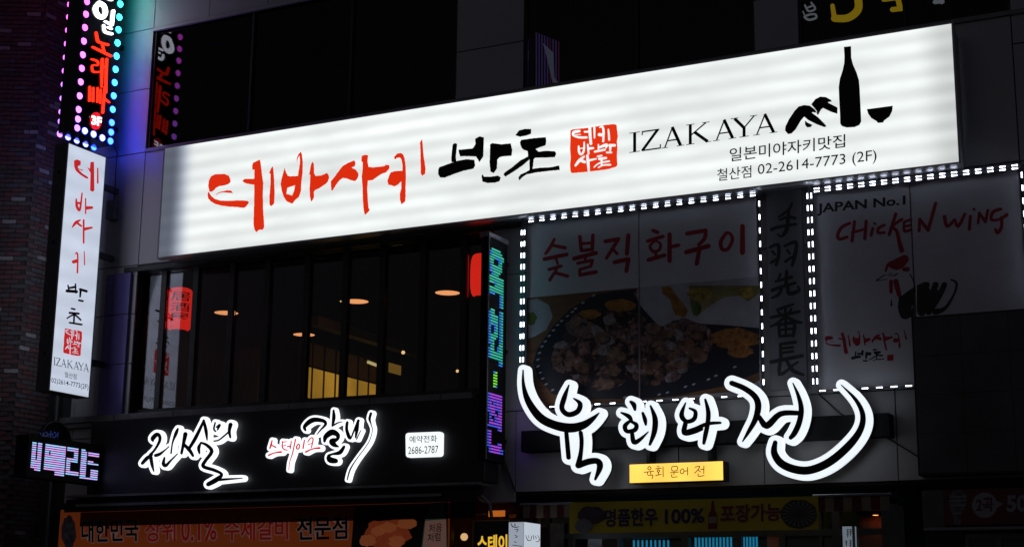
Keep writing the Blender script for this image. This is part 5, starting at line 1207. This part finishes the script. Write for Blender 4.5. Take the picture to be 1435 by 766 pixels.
m_wo2 = mat('print_outline_pale', (0.45, 0.38, 0.22), 0.6); m_bl = mat('print_dark_blue', (0.02, 0.025, 0.11), 0.6); m_rd2 = mat('print_crimson', (0.26, 0.015, 0.03), 0.6)
for s_, x0_, x1_, t0, b0, M_ in (('명품한우', 316, 580, 262, 350, m_bl), ('100%', 618, 815, 262, 335, m_bl), ('포장가능', 897, 1200, 240, 328, m_rd2)):
    sl_ = -0.03
    qd = zc(*YZ, [(x0_, t0), (x1_, t0+(x1_-x0_)*sl_), (x1_, b0+(x1_-x0_)*sl_), (x0_, b0)])
    text('lettering', s_, qd, fyb, m_wo2, yb_t, 0.009, 0.045, ref=0.02); text('lettering', s_, qd, fyb, M_, yb_t, 0.012, 0.02, ref=0.02)
shape('printed_bottle', [zc(*YZ, [(853,218),(864,218),(866,262),(880,290),(880,358),(834,360),(836,290),(850,262)])], fyb, m_rd2, yb_t, 0.010)
shape('printed_label', [zc(*YZ, [(838,300),(878,298),(878,330),(838,332)])], fyb, m_wo2, yb_t, 0.0125)
shape('printed_food', [zc(*YZ, blob(250, 290, 70, 45, 24, 0.12))], fyb, mat('print_dark_meat', (0.09, 0.06, 0.07), 0.5, var=0.5, scale=9), yb_t, 0.010)
shape('printed_plate', [zc(*YZ, blob(210, 345, 45, 35, 20, 0.05))], fyb, mat('print_plate_grey', (0.25, 0.25, 0.26), 0.5, var=0.2), yb_t, 0.0115)
shape('printed_plate', [zc(*YZ, blob(1290, 285, 92, 72, 26, 0.04))], fyb, mat('print_plate_dark', (0.05, 0.05, 0.05), 0.5, var=0.2), yb_t, 0.010)
rays = []
for k in range(20):
    a_ = 2*math.pi*k/20; rays.append(zc(*YZ, [(1290+20*math.cos(a_), 285+16*math.sin(a_)), (1290+84*math.cos(a_-0.07), 285+64*math.sin(a_-0.07)), (1290+84*math.cos(a_+0.07), 285+64*math.sin(a_+0.07))]))
for ry_ in rays: shape('printed_slice', [ry_], fyb, mat('print_slice_grey', (0.2, 0.19, 0.15), 0.5), yb_t, 0.0125)
# windows of the middle shop: frames, cyan tube curtains, warm light
DG = -0.35; fgm = Fr(DG)
ws_ = thing('glazed_storefront', 'dark framed glass shop front of the middle shop under the yellow banner', 'shop front')
zt_g = fgm(990, 744).z+0.25
m_gf = mat('grey_door_frame', (0.09, 0.10, 0.11), 0.4, metal=0.4)
for px_, w_ in ((742, 0.09), (768, 0.05), (805, 0.04), (868, 0.05), (960, 0.09), (1036, 0.05), (1096, 0.08), (1150, 0.04), (1172, 0.09), (1242, 0.09), (1258, 0.16)):
    X_ = fgm(px_, 752).x; pbox('post', m_gf, ws_, X_-w_/2, X_+w_/2, 0.34, 0.42, 0.13, zt_g)
xa, xb = fgm(738, 752).x, fgm(1262, 752).x
pbox('header', m_gf, ws_, xa, xb, 0.335, 0.43, fgm(990, 752).z, fgm(990, 752).z+0.07)
pbox('header', m_gf, ws_, xa, xb, 0.336, 0.43, zt_g-0.05, zt_g+0.02)
pbox('glass', m_glass, ws_, xa, xb, 0.375, 0.381, 0.14, zt_g-0.051)
e_cy = emis('cyan_tube', (0.02, 0.45, 0.75), 0.75)
for lab, x0_, x1_, n_, yt in (('row of glowing cyan light sticks behind the left glass of the middle shop', 888, 936, 9, 756), ('widest row of glowing cyan light sticks behind the centre glass', 974.5, 1024, 11, 750.5), ('short row of glowing cyan light sticks right of the centre glass', 1042, 1060, 5, 749)):
    t = thing('cyan_light_curtain', lab, 'lights', 'cyan light curtains in the middle shop window'); fq = Fr(-0.6)
    for k in range(n_):
        px_ = x0_+(x1_-x0_)*k/(n_-1); P_ = fq(px_, yt); w_ = 0.010
        pbox('light_stick', e_cy, t, P_.x-w_, P_.x+w_, 0.60, 0.615, P_.z-1.2, P_.z)
    pbox('rail', m_black, t, fq(x0_-2, yt).x, fq(x1_+2, yt).x, 0.597, 0.62, fq(x0_, yt).z+0.001, fq(x0_, yt).z+0.03)
wr_ = thing('wood_slat_partition', 'brown wooden slats lit from above by an orange lamp in the right door of the middle shop', 'partition'); fq = Fr(-0.9)
for k in range(16):
    X0_ = fq(1205, 750).x; X1_ = fq(1241, 750).x; a_ = X0_+(X1_-X0_)*k/16
    pbox('slat', mat('orange_wood', (0.35, 0.12, 0.04), 0.5, var=0.3), wr_, a_, a_+(X1_-X0_)/16*0.8, 0.90, 0.93, 0.13, fq(1220, 722).z)
pl_ = Fr(-0.78)(1227, 721); t = thing('wall_downlight', 'small orange downlight above the wooden slats in the right doorway', 'lamp')
b = MB(); b.lathe([(0.001, 0), (0.035, 0), (0.04, 0.05), (0.001, 0.06)], pl_, 14); b.build('lamp_body', m_black, t)
b = MB(); b.lathe([(0.001, -0.002), (0.033, -0.002)], pl_, 14); b.build('diffuser', emis('downlight', (1, 0.25, 0.03), 14), t)
t = thing('door_poster', 'white vertical notice on the glass of the right door with thin grey writing', 'poster'); fq = Fr(-0.33)
q_ = rect(1180.5, 737, 1196, 800, -0.33); pbox('sheet', mat('notice_white', (0.6, 0.65, 0.7), 0.5, emit=(0.7, 0.85, 1), strength=0.16), t, q_[0], q_[1], 0.325, 0.332, q_[2], q_[3])
q_ = rect(1198, 737, 1202, 800, -0.33); pbox('sheet', mat('notice_white'), t, q_[0], q_[1], 0.325, 0.332, q_[2], q_[3])
m_gi = mat('grey_ink', (0.10, 0.10, 0.12), 0.6)
for px_, a_, b2 in ((1188, 741, 752), (1192, 741, 750), (1186, 757, 764), (1192, 756, 766)):
    shape('writing', strokes([[(px_, a_, 1.2), (px_, b2, 1.2)]]+[[(px_-1.6, a_+k*2.5, 0.8), (px_+1.6, a_+k*2.5, 0.8)] for k in range(int((b2-a_)/2.5))], sub=1, caps=6), Fr(-0.324), m_gi, t, 0.0)
# left window poster of middle shop
t = thing('window_poster', 'dim grey poster on the glass left of the yellow banner, below the striped awning', 'poster')
q_ = rect(771, 733, 790, 800, -0.33); pbox('sheet', mat('grey_print', (0.28, 0.28, 0.27), 0.6, var=0.5, scale=7), t, q_[0], q_[1], 0.325, 0.332, q_[2], q_[3])
pbox('border', m_gf, t, q_[0]-0.01, q_[1]+0.01, 0.3325, 0.337, q_[2], q_[3]+0.01)
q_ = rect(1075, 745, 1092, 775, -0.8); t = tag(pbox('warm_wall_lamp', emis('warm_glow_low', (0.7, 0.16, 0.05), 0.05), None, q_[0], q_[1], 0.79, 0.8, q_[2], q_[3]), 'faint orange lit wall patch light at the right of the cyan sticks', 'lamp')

# ------------------------------------------------------------------ ground floor: right, red karaoke banner
DR = 0.25; frr = Fr(DR)
rbn = thing('red_banner', 'dark red sign board with a microphone picture and white song prices at the lower right', 'sign')
a = frr(1322, 686); b = frr(1435, 682); zt3 = (a.z+b.z)/2; zb3 = (frr(1322, 737).z+frr(1435, 732).z)/2
pbox('board', mat('dark_red_board', (0.11, 0.010, 0.014), 0.5, var=0.25, scale=2), rbn, a.x, a.x+3.2, -DR, -0.10, zb3, zt3)
pbox('end_board', mat('beige_board', (0.11, 0.10, 0.095), 0.6, var=0.2), rbn, frr(1292, 700).x, a.x-0.004, -DR, -0.10, zb3-0.02, zt3)
pbox('edge_trim', m_sill, rbn, frr(1292, 700).x, a.x+3.2, -DR-0.01, -0.10, zb3-0.05, zb3-0.021)
RZ = (1120, 560, 3.717)
m_mic = mat('print_mic_grey', (0.13, 0.12, 0.12), 0.5, var=0.5, scale=18); m_wd = mat('print_white_dim', (0.30, 0.29, 0.30), 0.6)
shape('printed_microphone', [zc(*RZ, q) for q in ([(780,540),(785,490),(805,470),(845,470),(872,490),(872,540),(855,575),(840,585),(842,650),(805,650),(802,590),(785,570)],)], frr, m_mic, rbn, 0.002)
shape('printed_microphone_bands', strokes([zc(*RZ, q) for q in ([(785,505,5),(868,500,5)],[(783,525,5),(870,522,5)],[(790,548,5),(865,546,5)],[(800,590,6),(845,588,6)])]), frr, m_wd, rbn, 0.003)
shape('price_bubble', [zc(*RZ, [(966+66*math.cos(a_), 547+66*math.sin(a_)) for a_ in [2*math.pi*k/30 for k in range(30)]]), zc(*RZ, [(1020,520),(1065,540),(1020,565)])], frr, m_wd, rbn, 0.002)
text('lettering', '2곡', zc(*RZ, [(922,510),(1012,507),(1010,580),(922,583)]), frr, mat('dark_red_board'), rbn, 0.004, 0.03)
text('lettering', '500', zc(*RZ, [(1080,495),(1245,490),(1245,578),(1080,583)]), frr, m_wd, rbn, 0.002, 0.035)
t = thing('shop_window', 'grey framed window of the unlit shop under the red song price sign', 'window'); fq = Fr(-0.2)
q_ = rect(1352, 750, 1500, 800, -0.2)
fr = MB(); fr.box(q_[0], q_[1]+1, 0.20, 0.25, q_[3]-0.03, q_[3]+0.02); X_ = fq(1399, 755).x; fr.box(X_-0.03, X_+0.03, 0.195, 0.25, 0.13, q_[3]-0.03); fr.box(q_[0], q_[0]+0.04, 0.2, 0.25, 0.13, q_[3]-0.03); fr.build('frame', m_sill, t)
pbox('pane', mat('frosted_pane', (0.10, 0.12, 0.12), 0.3), t, q_[0]+0.041, q_[1]+1, 0.22, 0.226, 0.13, q_[3]-0.031)
pbox('mesh_shutter', mat('dark_mesh', (0.03, 0.03, 0.033), 0.6, var=0.4, scale=40), t, fq(1296, 755).x, q_[0]-0.01, 0.22, 0.25, 0.13, fq(1320, 745).z)
